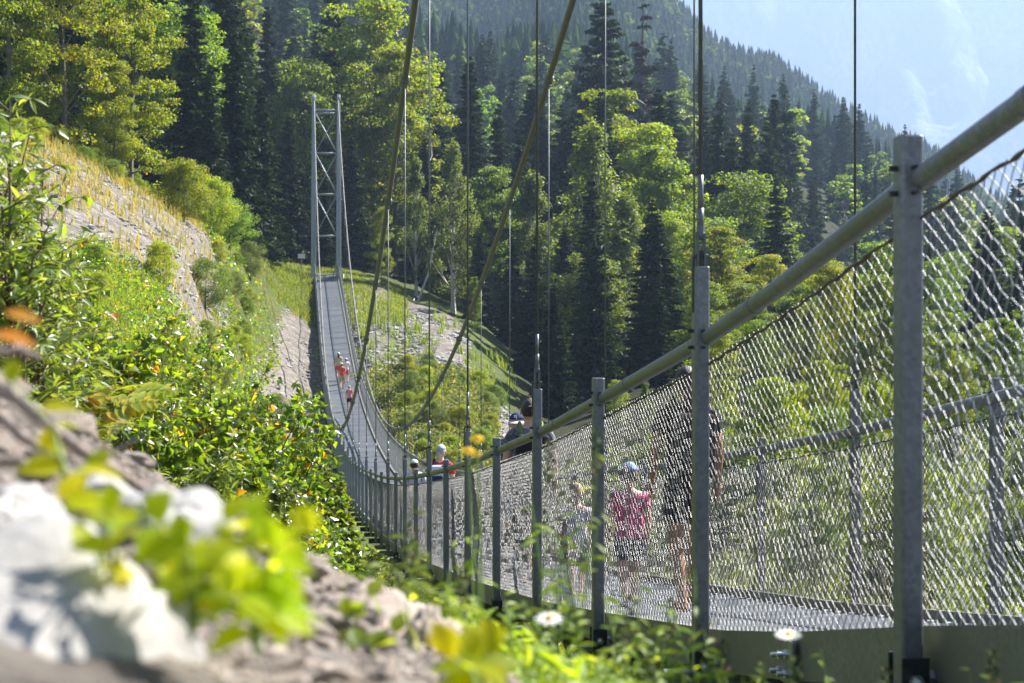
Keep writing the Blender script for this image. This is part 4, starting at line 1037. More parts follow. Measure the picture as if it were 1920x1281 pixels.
def sapling(name, px, Z, top, wpx, leafL, lm, label, cat, nstem=6, ntwig=16, nleaf=9, shape='birch', aspect=.8, seed=0, droopy=.5, leanx=0.0, base=None, stemm='twig', bushy=0.4):
    rr = random.Random(seed*13+int(px)); r = np.random.default_rng(seed*13+int(px)+5)
    x = (px-960)/F*Z; g = h1(x, Z) if base is None else base; Ht = (640-top)/F*Z - g; wd = wpx/F*Z
    e = empty(name, (x, Z, g), 0, label, cat)
    paths = []; Cc, Dd, Nn = [], [], []
    for s in range(nstem):
        az = rr.uniform(0, 6.28); sp = wd*.5*math.sqrt(rr.random()); hh = Ht*rr.uniform(.62, 1.0)*(1-.25*sp/max(wd*.5, .01))
        p3 = Vector((math.cos(az)*sp+leanx*hh, math.sin(az)*sp*.8, hh)); p1 = Vector((p3.x*.25+rr.uniform(-.03,.03), p3.y*.25, hh*.4)); p2 = Vector((p3.x*.6, p3.y*.6, hh*.75))
        pts = [Vector((rr.uniform(-.06,.06), rr.uniform(-.06,.06), -.05)), p1, p2, p3]
        paths.append((pts, [.0055*Ht+.002, .004*Ht+.002, .0025*Ht+.001, .0012]))
        for t_ in range(ntwig):
            t = 0.14 + 0.86*(t_+rr.random())/ntwig; f = t*3; i = min(2, int(f)); a = pts[i].lerp(pts[i+1], f-i)
            az2 = rr.uniform(0, 6.28); tl = (0.10+bushy*(1-t))*Ht*rr.uniform(.5, 1.1)*.6+.04
            q = a + Vector((math.cos(az2)*tl, math.sin(az2)*tl, tl*rr.uniform(-.1,.6))); paths.append(([a, a.lerp(q,.5)+Vector((0,0,tl*.12)), q], [.0022+.0008*Ht, .0016, .0008]))
            for l in range(nleaf):
                u = (l+rr.random())/nleaf; c = a.lerp(q, u) + Vector((0,0,tl*.12*4*u*(1-u)))
                dd = (q-a).normalized()*.5 + Vector((rr.gauss(0,.7), rr.gauss(0,.7), rr.gauss(-droopy, .5)))
                Cc.append(c[:]); Dd.append(dd[:]); Nn.append((rr.gauss(0,.55), rr.gauss(-.25,.55), 1.0*abs(rr.gauss(.6,.5))))
    mb = tubes_np(paths, 5); mb.build('stems', M[stemm], e, smooth=True)
    Cc, Dd, Nn = map(np.array, (Cc, Dd, Nn)); L = leafL*r.uniform(.55, 1.25, len(Cc))
    V, q = fine_leaves(Cc, Dd, Nn, L, L*aspect, r, 0.15, shape)
    link('foliage', mesh_np('foliage', V, q, True), M[lm], e)
    return e
SAP = [
 # px, Z, top, width px, stems, label
 (10,8.5,370,230,8,'birch sapling at the far left of the thicket above the rubble bank'),
 (90,9.0,440,200,8,'birch sapling whose tip stands against the left part of the scree'),
 (200,8.2,550,240,8,'bushy birch in the middle left of the thicket with orange leaves'),
 (290,9.2,570,220,8,'dense dark leaved birch right of the orange leaves'),
 (390,9.5,600,230,8,'birch sapling with dark glossy leaves in the centre of the thicket'),
 (470,10.2,640,200,8,'birch sapling with tips reaching towards the gravel strip beside the bridge'),
 (530,10.8,670,170,7,'rightmost birch of the thicket, hanging towards the bridge'),
 (100,7.2,600,260,8,'leafy birch low on the left behind the dead branch'),
 (250,7.6,690,260,8,'low birch bush in front of the dark leaved one'),
 (360,8.0,700,230,8,'low glossy birch bush above the grey boulder'),
 (440,8.6,760,230,8,'low birch bush at the foot of the thicket above the bright front leaves'),
 (520,9.4,830,180,7,'small birch bush next to the young firs'),
 (20,6.6,480,200,7,'nearest birch twigs at the left picture edge'),
 (140,10.5,490,160,7,'thin birch sapling rising behind the thicket in front of the scree'),
 (340,11.5,540,160,5,'sparse birch sapling with single leaves seen against the scree'),
 (560,12.0,640,120,4,'thin birch sapling reaching over the bridge shadow'),
]
for k, (px, Z, top, w, ns_, lab) in enumerate(SAP):
    sapling('birch_sapling', px, Z, top, w, .050, 'bushleaf', lab, 'birch', ns_, 18, 10, 'birch', .85, k, leanx=.04)
WIL = [(270,8.0,610,220,'willow bush with fine narrow leaves in the middle of the thicket'),(430,8.4,830,230,'narrow leaved willow low in the thicket above the boulder'),(330,7.4,800,230,'silvery willow bush just above the bright front leaves'),
 (60,7.8,560,200,'grey green willow at the left below the first birch'),(20,5.6,100,190,'tall willow with long pale leaves at the upper left edge'),(70,6.2,190,170,'willow shoots hanging below the leftmost maple'),(60,7.0,330,120,'low willow tuft at the upper edge of the scree')]
for k, (px, Z, top, w, lab) in enumerate(WIL):
    sapling('willow_bush', px, Z, top, w, .060, 'willowleaf', lab, 'willow', 10 if k < 4 else 7, 18, 12, 'lance', .2 if k != 4 else .26, 40+k, droopy=.1)
sapling('birch_branch', -40, 6.0, -60, 300, .045, 'bushleaf', 'loose birch branch with single hanging leaves at the upper left corner', 'birch', 7, 12, 5, 'birch', .8, 77, droopy=.9)
for k, (px, top, w, lab) in enumerate(((620,960,110,'green bush touching the lowest posts of the bridge'),(690,1000,90,'small silvery bush under the lowest deck posts'),(560,900,130,'leafy bush filling the gap between thicket and bridge'))):
    sapling('green_bush', px, 15+k, top, w, .06, 'willowleaf' if k == 1 else 'bushleaf', lab, 'bush', 9, 14, 8, 'ovate', .6, 90+k)
# fern fronds
def fern(px, py, Z, label, m='fern', n=7, L=0.42, seed=1):
    rr = random.Random(seed); p = at(px, py, Z); g = p.z - L*.35; e = empty('fern', (p.x, p.y, g), 0, label, 'fern')
    Cc, Dd, Nn, Ls, paths = [], [], [], [], []
    for k in range(n):
        az = rr.uniform(-.6, 3.7); pts = []
        for t in range(13):
            u = t/12; pts.append(Vector((math.cos(az)*L*u*.9, math.sin(az)*L*u*.5, L*(1.0*u-.62*u*u))))
        paths.append((pts, [.003*(1-.8*t/12) for t in range(13)]))
        for t in range(2, 13):
            u = t/12; d = (pts[t]-pts[t-1]).normalized(); sd = d.cross(Vector((0,0,1))).normalized()
            for s in (-1, 1):
                Cc.append(pts[t][:]); Dd.append((sd*s+d*.35)[:]); Nn.append((rr.gauss(0,.12), rr.gauss(-.3,.1), 1)); Ls.append(L*.34*math.sin(math.pi*(u*.85+.12))+.01)
    tubes_np(paths, 4).build('stalks', M['stem'], e)
    r = np.random.default_rng(seed); Ls = np.array(Ls); V, q = fine_leaves(*map(np.array, (Cc, Dd, Nn)), Ls, Ls*.26+.004, r, .1, 'lance'); link('fronds', mesh_np('fronds', V, q, True), M[m], e)
fern(130,765,6.5,'yellow green fern in the thicket left of the purple flower', seed=3)
fern(175,740,6.8,'second fern right behind the yellow green one', seed=4)
fern(140,800,6.2,'small bright yellow fern below the larger ones', n=4, L=.28, seed=5)
fern(90,745,7.0,'fern partly hidden behind the dead twig', seed=6)

# ------------------------------------------------------------------ foreground bank: boulders, stones, dead wood
def boulder(px, py, Z, rx, rz, ry, seed, m, label, amp=.25, name='boulder', rot=0.0, sub=5):
    bm = bmesh.new(); bmesh.ops.create_icosphere(bm, subdivisions=sub, radius=1)
    pl = [Vector((math.sin(seed*3+k*2.1), math.cos(seed+k*1.7), math.sin(k*1.3+seed))).normalized() for k in range(7)]
    for v in bm.verts:
        n = v.co.normalized(); k = 1 + amp*mnoise.fractal(n*1.1+Vector((seed*7.1,0,0)), .8, 2.0, 7) + .10*amp*mnoise.fractal(n*6+Vector((seed,3,0)), .8, 2.0, 4); c = n*k
        for a in pl:
            dd = c.dot(a)
            if dd > .78: c -= a*(dd-.78)*.8
        v.co = Vector((c.x*rx, c.y*ry, c.z*rz))
    me = bpy.data.meshes.new(name); bm.to_mesh(me); bm.free(); me.polygons.foreach_set('use_smooth', [True]*len(me.polygons))
    o = link(name, me, m); o.location = at(px, py, Z); o.rotation_euler = (0, rot, 0); return tag(o, label, 'rock')
boulder(-10,1360,1.02,.138,.128,.15,2,M['limestone'],'big white limestone boulder in the lower left corner', .22, rot=.35)
boulder(325,1000,1.45,.058,.042,.06,5,M['limestone'],'grey white boulder behind the bright front leaves', .3, rot=.15)
boulder(190,935,1.55,.034,.024,.05,8,M['limestone'],'small grey rock left of the grey white boulder', .35)
boulder(20,985,1.35,.045,.030,.06,9,M['limestone'],'pale rock at the left edge above the big white boulder', .3)
boulder(690,1235,1.95,.110,.085,.13,14,M['stone'],'rough stony hump in front of the lowest bridge posts', .42)
boulder(800,1235,1.85,.040,.055,.06,17,M['stone'],'steep brown rock at the right end of the stony hump', .4)
boulder(700,1215,1.6,.022,.017,.02,21,M['stone'],'angular tan stone lying on the front of the stony hump', .3)
boulder(470,1235,1.25,.040,.025,.04,23,M['stone'],'brown stone right of the big white boulder', .4)
sm = [stone_mesh(k+30, 3, .4) for k in range(5)]
for m_ in sm: m_.materials.append(M['stone']); m_.polygons.foreach_set('use_smooth', [False]*len(m_.polygons))
for k in range(90):
    Z = random.uniform(1.0, 2.6); px = random.uniform(-80, 1050) if k % 2 else random.uniform(420, 900); x = (px-960)/F*Z; s = random.uniform(.006, .022)*Z**.5
    o = bpy.data.objects.new('stone', sm[k % 5]); C.objects.link(o); o.location = (x, Z, h1(x, Z)+s*.25); o.scale = (s*random.uniform(1,1.5), s, s*random.uniform(.5,.9)); o.rotation_euler = (random.uniform(-.4,.4), random.uniform(-.4,.4), random.uniform(0,6))
    tag(o, 'small brown stone on the rubble bank, '+('below the bright leaves' if px < 560 else 'on or near the stony hump'), 'stone', 'rubble stones '+('left' if px < 560 else 'right'))
Z_ = np.exp(r_.uniform(0, 1.1, 9000)); px_ = r_.uniform(-100, 1100, 9000); x_ = (px_-960)/F*Z_
pts = np.stack([x_, Z_, H(x_, Z_)+.001], 1); gravel(0, pts, .001, .008, 'bank_rubble', 'fine brown rubble of the foreground bank', M['stone'])
def stick(p, rads, label, m='deadwood', name='dead_branch', twigs=0):
    q = [at(*a) for a in p]; e = empty(name, q[0], 0, label, 'branch'); b = MB(); o = q[0]
    pts = []
    for i in range(len(q)-1):
        for t in range(5): pts.append(q[i].lerp(q[i+1], t/5) - o + Vector((random.gauss(0,.002), random.gauss(0,.002), random.gauss(0,.002))))
    pts.append(q[-1]-o); n = len(pts); rad = [rads[0]+(rads[1]-rads[0])*k/(n-1) for k in range(n)]
    b.tube(pts, [v*random.uniform(.85,1.15) for v in rad], 9); b.build('wood', M[m], e, smooth=True)
    if twigs:
        b = MB()
        for k in range(twigs): a = pts[random.randrange(2, n-1)]; b.tube([a, a+Vector((random.uniform(.01,.06), random.uniform(-.02,.02), random.uniform(-.01,.05)))], [rads[1]*.5, rads[1]*.15], 5)
        b.build('side_twig', M[m], e)
    return e
stick([(-40,690,1.5),(90,800,1.5),(300,935,1.55)], (.007,.005), 'long dead branch running down the edge of the rubble bank', twigs=3)
stick([(-30,650,1.3),(75,668,1.3)], (.0045,.003), 'short pale dead twig at the left edge above the long branch')
stick([(-30,760,1.4),(60,830,1.4),(130,890,1.4)], (.006,.004), 'second dead branch below the long one', twigs=2)
stick([(-30,860,1.3),(120,880,1.3)], (.006,.005), 'broken dead stick lying across the left edge')
stick([(560,990,14),(600,1030,14),(640,1075,14)], (.06,.04), 'thick dark branch lying below the young firs', 'bark')
for k, (px, py, L) in enumerate(((8,585,.030),(-12,625,.034))):
    p = at(px, py, 1.2); V, q = fine_leaves(np.array([p[:]]), np.array([[1.0,.1,-.35]]), np.array([[.1,-.6,.8]]), np.array([L]), np.array([L*.45]), r_, .2); o = link('dry_leaf', mesh_np('dry_leaf', V, q, True), M['orange'])
    tag(o, ['orange dry leaf sticking in at the left picture edge','lower orange dry leaf at the left picture edge'][k], 'leaf')

# bright blurred plants just in front of the lens
def front_plant(px, py, Z, spots, label, m='frontleaf', seed=0, Ls=.029):
    rr = random.Random(seed); base = at(px, py, Z); e = empty('leafy_plant', base, 0, label, 'plant'); paths = []; Cc, Dd, Nn, LL = [], [], [], []
    for sx, sy, dz, n in spots:
        tip = at(sx, sy, Z+dz) - base; mid = tip*.5 + Vector((-tip.x*.2, 0, .01)); pts = [Vector((0,0,0)), mid, tip]; paths.append((pts, [.0018, .0015, .0008]))
        for k in range(n):
            u = .25+.75*(k+rr.random())/n; a = (pts[0].lerp(mid, u*2) if u < .5 else mid.lerp(tip, u*2-1)); az = rr.uniform(0, 6.28)
            Cc.append(a[:]); Dd.append((math.cos(az), math.sin(az)*.6, rr.uniform(-.1,.7))); Nn.append((rr.gauss(0,.4), rr.gauss(-.45,.4), 1)); LL.append(Ls*rr.uniform(.6,1.25))
        Cc.append(tip[:]); Dd.append((rr.uniform(-.6,.6), 0, 1)); Nn.append((0,-.8,.5)); LL.append(Ls*.9)
    tubes_np(paths, 5).build('stems', M['stem'], e, smooth=True); LL = np.array(LL)
    V, q = fine_leaves(*map(np.array, (Cc, Dd, Nn)), LL, LL*.62, np.random.default_rng(seed), .22); link('foliage', mesh_np('foliage', V, q, True), M[m], e)
front_plant(200,1130,1.0,[(110,940,.02,3),(210,965,0,4),(270,970,-.03,5)],'bright yellow green plant at the left in front of the big boulder', seed=1)
front_plant(360,1200,.98,[(300,985,.02,7),(350,1020,0,7),(420,980,.04,7),(390,1080,-.03,6),(460,1030,.02,7)],'bright blurred plant in the centre of the front foliage', seed=2)
front_plant(480,1230,.95,[(470,985,.03,7),(515,1020,0,7),(540,1080,0,6),(440,1120,-.03,7),(590,1000,.04,3),(520,1140,-.02,5)],'bright blurred plant at the right of the front foliage', seed=3)
front_plant(330,1180,1.05,[(260,1040,.02,4),(320,1080,0,4),(380,1120,0,5),(330,1040,.05,5)],'low leafy plant between the two brighter front plants', seed=4)
front_plant(130,930,1.15,[(95,850,.0,3),(165,885,.03,3),(25,720,.0,2)],'sprig of bright leaves standing before the dead branch', seed=5)
front_plant(640,1310,1.5,[(590,1200,0,6),(650,1160,.03,6),(690,1120,.02,7),(740,1190,0,6)],'small green herb growing on the stony hump', m='weed', seed=6, Ls=.03)
front_plant(900,1330,1.15,[(850,1235,0,4),(930,1230,.03,4),(880,1250,.02,3)],'bright broad leaves at the bottom edge right of the stony hump', seed=7, Ls=.04)
# weeds and flowers between the bank and the bridge
def weed(px, Z, top, label, n=12, L=.045, seedhead=False, seed=0, lean=0.0, name='weed'):
    rr = random.Random(seed+int(px)); x = (px-960)/F*Z; g = h1(x, Z)-.02; Ht = (640-top)/F*Z - g; e = empty(name, (x, Z, g), 0, label, 'weed')
    pts = [Vector((lean*Ht*(k/6)**1.5 + rr.gauss(0,.004), rr.gauss(0,.004), Ht*k/6)) for k in range(7)]
    paths = [(pts, [.0022*(1-.1*k) for k in range(7)])]; Cc, Dd, Nn, LL = [], [], [], []
    nb2 = rr.randint(1, 3)
    for j in range(nb2):
        f = rr.uniform(.35,.75); i = int(f*6); a = pts[i]; q = a + Vector((rr.uniform(-.25,.25)*Ht*.6, rr.uniform(-.05,.05), Ht*rr.uniform(.18,.4))); paths.append(([a, a.lerp(q,.5)+Vector((0,0,.01)), q], [.0014,.0012,.0007]))
        for k in range(5):
            Cc.append(a.lerp(q, (k+.5)/5)[:]); az = rr.uniform(0,6.28); Dd.append((math.cos(az), math.sin(az), .6)); Nn.append((rr.gauss(0,.3), -.5, 1)); LL.append(L*.6*rr.uniform(.6,1.2))
    for k in range(n):
        t = (k+rr.random())/n; f = t*6*.97; i = int(f); c = pts[i].lerp(pts[i+1], f-i); az = k*2.4+rr.random()
        Cc.append(c[:]); Dd.append((math.cos(az), math.sin(az), rr.uniform(.2,1.0))); Nn.append((rr.gauss(0,.3), rr.gauss(-.4,.3), 1)); LL.append(L*rr.uniform(.6,1.2)*(1.15-.7*t))
    tubes_np(paths, 5).build('stems', M['stem'], e, smooth=True); LL = np.array(LL)
    V, q = fine_leaves(*map(np.array, (Cc, Dd, Nn)), LL, LL*.26, np.random.default_rng(seed), .3, 'lance'); link('foliage', mesh_np('foliage', V, q, True), M['weed'], e)
    if seedhead:
        b = MB(); tp0 = pts[-1]
        for k in range(16):
            a = k*2.4; c = tp0 + Vector((.004*math.cos(a), .004*math.sin(a), -.05+.0045*k)); b.tube([c, c+Vector((.006*math.cos(a), .006*math.sin(a), .006))], [.0032,.0015], 5)
        b.build('seed_head', M['meadow'], e)
    return e
WD = [(760,2.3,905),(790,2.1,990),(830,2.4,1000),(850,2.2,1050),(880,2.0,1080),(905,2.5,940),(960,2.3,1060),(1005,2.5,850),(1015,2.2,1020),(1045,2.4,990),(1080,2.3,830),(1100,2.0,1090),(1150,2.4,1060),(1175,2.1,1100),
      (1205,2.3,1010),(1230,2.2,1080),(1260,2.5,1100),(1300,2.3,1020),(1330,2.2,1130),(1370,2.4,1180),(1440,2.3,1200),(1420,2.6,1230),(1480,2.2,1215),(1570,2.4,1190),(1600,2.2,1240),(1650,2.5,1230),(1790,2.3,1190),(1832,2.4,1165),(1870,2.3,1200),(1900,2.5,1230),
      (700,2.0,1030),(730,2.1,1060),(1130,1.8,1190),(980,1.8,1200),(1220,1.8,1215)]
for k, (px, Z, top) in enumerate(WD):
    top += 0 if top < 900 else (45 if px > 900 else 20)
    sh = k % 3 == 1 or top < 900
    lab = ('tall blurred weed stem with a pale seed head in front of the netting' if sh and top < 1100 else 'green narrow leaved weed '+('left of' if px < 1010 else 'before' if px < 1340 else 'right of')+' the second and third posts')
    w_ = weed(px, Z, top, lab, rng.integers(6, 11), .05, sh, k, lean=random.uniform(-.12,.12)); w_['group'] = 'seed headed weeds before the netting' if lab.startswith('tall') else 'leafy weeds '+('left' if px < 1010 else 'middle' if px < 1340 else 'right')
Z_ = np.exp(r_.uniform(.55, 2.0, 9000)); px_ = r_.uniform(560, 1980, 9000); k_ = ((px_ > 860) & (px_ < 1350) & (Z_ > 2.4)) | (Z_ > 4.6) | (r_.uniform(size=9000) < .05); Z_, px_ = Z_[k_], px_[k_]; x_ = (px_-960)/F*Z_
pts = np.stack([x_, Z_, H(x_, Z_)-.01], 1); V_, q_ = blades(pts, .07, .005, .8, r_); stuff('bank_grass', V_, q_, M['grass'], 'short green grass along the foot of the near bridge posts', 'grass')
Z_ = np.exp(r_.uniform(.9, 2.2, 7000)); px_ = r_.uniform(850, 1980, 7000); k_ = (px_ < 1350) | (Z_ > 4.6); Z_, px_ = Z_[k_], px_[k_]; nk_ = len(Z_); x_ = (px_-960)/F*Z_; c_ = np.stack([x_, Z_, H(x_, Z_)+r_.uniform(0,.05,nk_)], 1); L_ = r_.uniform(.012,.035,nk_)
V_, q_ = fine_leaves(c_, r_.normal(size=c_.shape)+np.array([0,0,.4]), r_.normal(size=c_.shape)*.4+np.array([0,-.3,1]), L_, L_*.5, r_, .2); stuff('ground_herbs', V_, q_, M['weed'], 'low leafy herbs carpeting the ground below the near posts', 'ground cover')
nq = 1100; Z_ = r_.uniform(1.75, 3.2, nq); px_ = r_.uniform(840, 1420, nq); x_ = (px_-960)/F*Z_; c_ = np.stack([x_, Z_, H(x_, Z_)+r_.uniform(0,.07,nq)*np.clip((1450-px_)/400, .2, 1)], 1); L_ = r_.uniform(.015,.045,nq)
V_, q_ = fine_leaves(c_, r_.normal(size=c_.shape)*.7+np.array([0,0,.8]), r_.normal(size=c_.shape)*.4+np.array([.3,-.3,.8]), L_, L_*.3, r_, .25, 'lance'); stuff('bright_weeds', V_, q_, M['weed'], 'bright sunlit low weeds along the bottom before the bridge', 'ground cover')
def flower(px, py, Z, R_, petals, col, centre, label, tilt=.5):
    p = at(px, py, Z); e = empty('flower', p, 0, label, 'flower'); g = h1(p.x, p.y)-p.z; tubes_np([([Vector((.01,0,g)), Vector((.006,0,g*.5)), Vector((0,0,-.002))], [.0018,.0015,.0012])], 5).build('stem', M['stem'], e)
    n = petals; az = np.arange(n)*2*np.pi/n; d = np.stack([np.cos(az), np.sin(az)*math.cos(tilt), np.sin(az)*math.sin(tilt)+.12], 1); nn = np.tile([0., -math.sin(tilt), math.cos(tilt)], (n,1))
    V, q = fine_leaves(np.zeros((n,3))+d*R_*.15, d, nn, np.full(n, R_), np.full(n, R_*.42), r_, .05, 'lance'); link('petals', mesh_np('petals', V, q, True), col, e)
    b = MB(); b.tube([(0,0,-.003),(0,-.001,.003),(0,-.0015,.005)], [R_*.25,R_*.28,R_*.1], 10); b.build('flower_head', centre, e, smooth=True)
M['ypetal'] = leafmat('yellow_petal', G((0,(0.75,0.50,0.01)),(1,(0.85,0.62,0.01))), .3, gain=1.2); M['wpetal'] = leafmat('white_petal', G((0,(0.8,0.8,0.8)),(1,(0.9,0.88,0.9))), .3, gain=1.3)
M['ycentre'] = simple('yellow_flower_centre', (0.75,0.42,0.01), .7); M['purple'] = leafmat('purple_petal', G((0,(0.45,0.30,0.55)),(1,(0.55,0.38,0.6))), .3, gain=1.2)
flower(895,823,2.4,.0105,22,M['ypetal'],M['ycentre'],'upper yellow flower in front of the fifth post')
flower(878,845,2.35,.0095,22,M['ypetal'],M['ycentre'],'lower left yellow flower of the three before the fifth post')
flower(894,851,2.42,.0075,18,M['ypetal'],M['ycentre'],'small lower right yellow flower before the fifth post')
flower(1478,1190,2.3,.018,16,M['wpetal'],M['ycentre'],'white daisy in front of the edge beam', .2)
flower(1030,1160,1.9,.016,10,M['wpetal'],M['ycentre'],'blurred white flower in front of the third post', .3)
flower(88,782,5.5,.022,14,M['purple'],M['purple'],'pale purple thistle like flower below the ferns')

# ------------------------------------------------------------------ people
def skin_mesh(V, E, Rd, root=0, sub=1):
    me = bpy.data.meshes.new('tmp'); me.from_pydata([tuple(v) for v in V], E, []); me.update(); o = bpy.data.objects.new('tmp', me); C.objects.link(o)
    s = o.modifiers.new('s', 'SKIN'); lay = me.skin_vertices[0] if me.skin_vertices else None
    if lay is None: bpy.context.view_layer.update(); lay = me.skin_vertices[0]
    for i, r in enumerate(Rd):
        lay.data[i].radius = r if isinstance(r, tuple) else (r, r); lay.data[i].use_root = (i == root)
    s.use_smooth_shade = True; ss = o.modifiers.new('ss', 'SUBSURF'); ss.levels = sub; ss.render_levels = sub
    dg = bpy.context.evaluated_depsgraph_get(); out = bpy.data.meshes.new_from_object(o.evaluated_get(dg)); bpy.data.objects.remove(o); bpy.data.meshes.remove(me)
    return out
def cloth(name, col, var=.12, scale=30, rough=.85): return simple(name, col, rough, 0, var, scale, .15, 60, .2)
SKIN = {'light': simple('light_skin', (.58,.34,.23), .5, 0, .06, 20), 'tan': simple('tanned_skin', (.46,.22,.11), .5, 0, .06, 20)}
HAIR = {'dark': simple('dark_hair', (.03,.017,.012), .5, 0, .4, 60, .4, 90), 'blond': simple('blond_hair', (.48,.33,.15), .5, 0, .3, 60, .4, 90), 'brown': simple('brown_hair', (.10,.055,.03), .5, 0, .4, 60, .4, 90), 'grey': simple('grey_hair', (.35,.33,.31), .5, 0, .3, 60)}
def person(pos, Ht, face_az, label, skin, hair, shirt, legs, hat=None, phase=.25, child=False, bottom='shorts', shoes=(.05,.05,.06), hairstyle='short', arm=(.15,-.15), pack=None, vest=False, visor=0.0):
    """face_az: direction the person faces, 0 = away from camera along +y"""
    e = empty('person', pos, face_az, label, 'person'); k = Ht/1.72; hs = 1.25 if child else 1.0; V = []; E = []; Rd = []
    if child: hs = 1.32
    def v(x, y, z, r): V.append(Vector((x, y, z))*k); Rd.append(tuple(a*k for a in r) if isinstance(r, tuple) else r*k); return len(V)-1
    def ed(*ids):
        for a, b_ in zip(ids[:-1], ids[1:]): E.append((a, b_))
    fat = 1.25 if child else 1.05
    hz = .93 if not child else .86
    neckz = 1.44 if not child else 1.36
    pel = v(0,0,hz,(.135*fat,.095*fat)); wa = v(0,.01,hz+.15,(.115*fat,.085*fat)); ch = v(0,0,hz+.33,(.135*fat,.095*fat)); sh = v(0,0,neckz-.05,(.09,.075)); nk = v(0,.0,neckz+.02,.052); hb = v(0,.012,neckz+.14,.055)
    ed(pel, wa, ch, sh, nk, hb); legs_i = []
    joints = {}
    for s in (-1, 1):
        sw = phase*s; hip = v(s*.085,0,hz-.06,.088*fat); kn = v(s*.09, math.sin(sw)*.42+.03, hz-.06-.41*math.cos(sw), .055*fat); bk = max(0, -sw)*1.1
        an = v(s*.09, math.sin(sw)*.42+.03 + math.sin(sw-bk*.9)*.40, max(.075, hz-.06-.41*math.cos(sw)-.38*math.cos(sw-bk*.6)), .036); hl = v(s*.09, V[an].y/k-.02, max(.045, V[an].z/k-.04), .035); to = v(s*.10, V[an].y/k+.15, max(.025, V[an].z/k-.055), (.038,.022))
        ed(pel, hip, kn, an, hl, to); legs_i.append((hip, kn, an, hl, to))
        a_ = arm[0 if s < 0 else 1]; so = v(s*.17,0,neckz-.07,.05*fat); el = v(s*.215, math.sin(a_)*.26, neckz-.07-.26*math.cos(a_), .038*fat); fb = a_+.35
        wr = v(s*.225, math.sin(a_)*.26+math.sin(fb)*.24, neckz-.07-.26*math.cos(a_)-.24*math.cos(fb), .025); pa = v(s*.222, V[wr].y/k+math.sin(fb)*.06, V[wr].z/k-.06*math.cos(fb), (.034,.018)); ed(sh, so, el, wr, pa); joints[s] = (so, el, wr, pa)
        for f in range(4):
            f1 = v(s*(.222)-.0*f, V[pa].y/k+(f-1.5)*.019+.008, V[pa].z/k-.045, .0095); f2 = v(s*.212, V[pa].y/k+(f-1.5)*.017+.022, V[pa].z/k-.075+.006*abs(f-1.3), .0085); ed(pa, f1, f2)
        t1 = v(s*.205, V[wr].y/k+.035, V[pa].z/k+.012, .011); t2 = v(s*.195, V[wr].y/k+.052, V[pa].z/k-.02, .0095); ed(wr, t1, t2)
    body = skin_mesh(V, E, Rd)
    bm = bmesh.new(); bm.from_mesh(body)
    # head with face
    hc = Vector((0, .02, neckz+.028+.112*hs))*k; hr = Vector((.077, .093, .110))*k*hs
    r0 = bmesh.ops.create_uvsphere(bm, u_segments=20, v_segments=16, radius=1)
    for q in r0['verts']:
        c = q.co.copy(); x, y, z = c
        if z < 0: x *= 1+.22*z; y *= 1+.10*z
        if y > .6 and abs(x) < .22 and -.35 < z < .12: y += .20*(1-abs(x)/.22)*(1-abs(z+.15)/.27 if abs(z+.15) < .27 else 0)
        if y > .5 and .02 < z < .25 and .2 < abs(x) < .5: y -= .07
        if y > .6 and -.6 < z < -.45 and abs(x) < .3: y += .05
        q.co = hc + Vector((x*hr.x, y*hr.y, z*hr.z))
    for s in (-1, 1):
        r1 = bmesh.ops.create_uvsphere(bm, u_segments=8, v_segments=6, radius=1)
        for q in r1['verts']: q.co = hc + Vector((s*hr.x*1.03, -.0, -.03*hr.z)) + Vector((q.co.x*.012, q.co.y*.02, q.co.z*.032))*k*hs
    for f in bm.faces: f.smooth = True
    bm.to_mesh(body); bm.free(); body.name = 'body'; link('body', body, SKIN[skin], e)
    dark = M['black']
    for s in (-1, 1):
        for nm, dx, dz, sz, m_ in (('eye', .36, .06, (.011,.006,.006), dark), ('eyebrow', .36, .24, (.016,.005,.0035), HAIR[hair])):
            b = MB(); c = hc + Vector((s*dx*hr.x, hr.y*(.93 if dz < .1 else .91), dz*hr.z)); b.tube([c-Vector((sz[0]*k,0,0)), c, c+Vector((sz[0]*k,0,0))], [.001, sz[2]*k, .001], 6); b.build(nm, m_, e, smooth=True)
    b = MB(); c = hc + Vector((0, hr.y*.96, -.5*hr.z)); b.tube([c-Vector((.02*k,0,0)), c, c+Vector((.02*k,0,0))], [.001,.005*k,.001], 6); b.build('mouth', cloth('lip', (.35,.12,.10)), e, smooth=True)
    # hair
    def shell(nm, m_, zmin, grow, ymax=.2, dz=0):
        bm = bmesh.new(); bmesh.ops.create_uvsphere(bm, u_segments=22, v_segments=16, radius=1)
        kill = [q for q in bm.verts if (q.co.z < zmin and q.co.y > -.95) and (q.co.y > -ymax or q.co.z < zmin-.5) or (q.co.z < .42 and q.co.y > .35)]
        bmesh.ops.delete(bm, geom=kill, context='VERTS')
        for q in bm.verts:
            w = 1+grow*(1+.5*mnoise.noise(q.co*4)); q.co = hc + Vector((q.co.x*hr.x*w, q.co.y*hr.y*w-.004*k, q.co.z*hr.z*w+dz))
        for f in bm.faces: f.smooth = True
        me = bpy.data.meshes.new(nm); bm.to_mesh(me); bm.free(); o = link(nm, me, m_, e); so_ = o.modifiers.new('t', 'SOLIDIFY'); so_.thickness = .008*k; so_.offset = -1; return o
    shell('hair', HAIR[hair], -.05, .09)
    if hairstyle == 'bun':
        b = MB(); c = hc + Vector((0, -hr.y*1.15, .10*hr.z)); b.tube([c+Vector((0,.02*k,-.035*k)), c, c+Vector((0,0,.03*k)), c+Vector((0,.01*k,.045*k))], [.02*k,.045*k,.04*k,.01*k], 10); b.build('hair_bun', HAIR[hair], e, smooth=True)
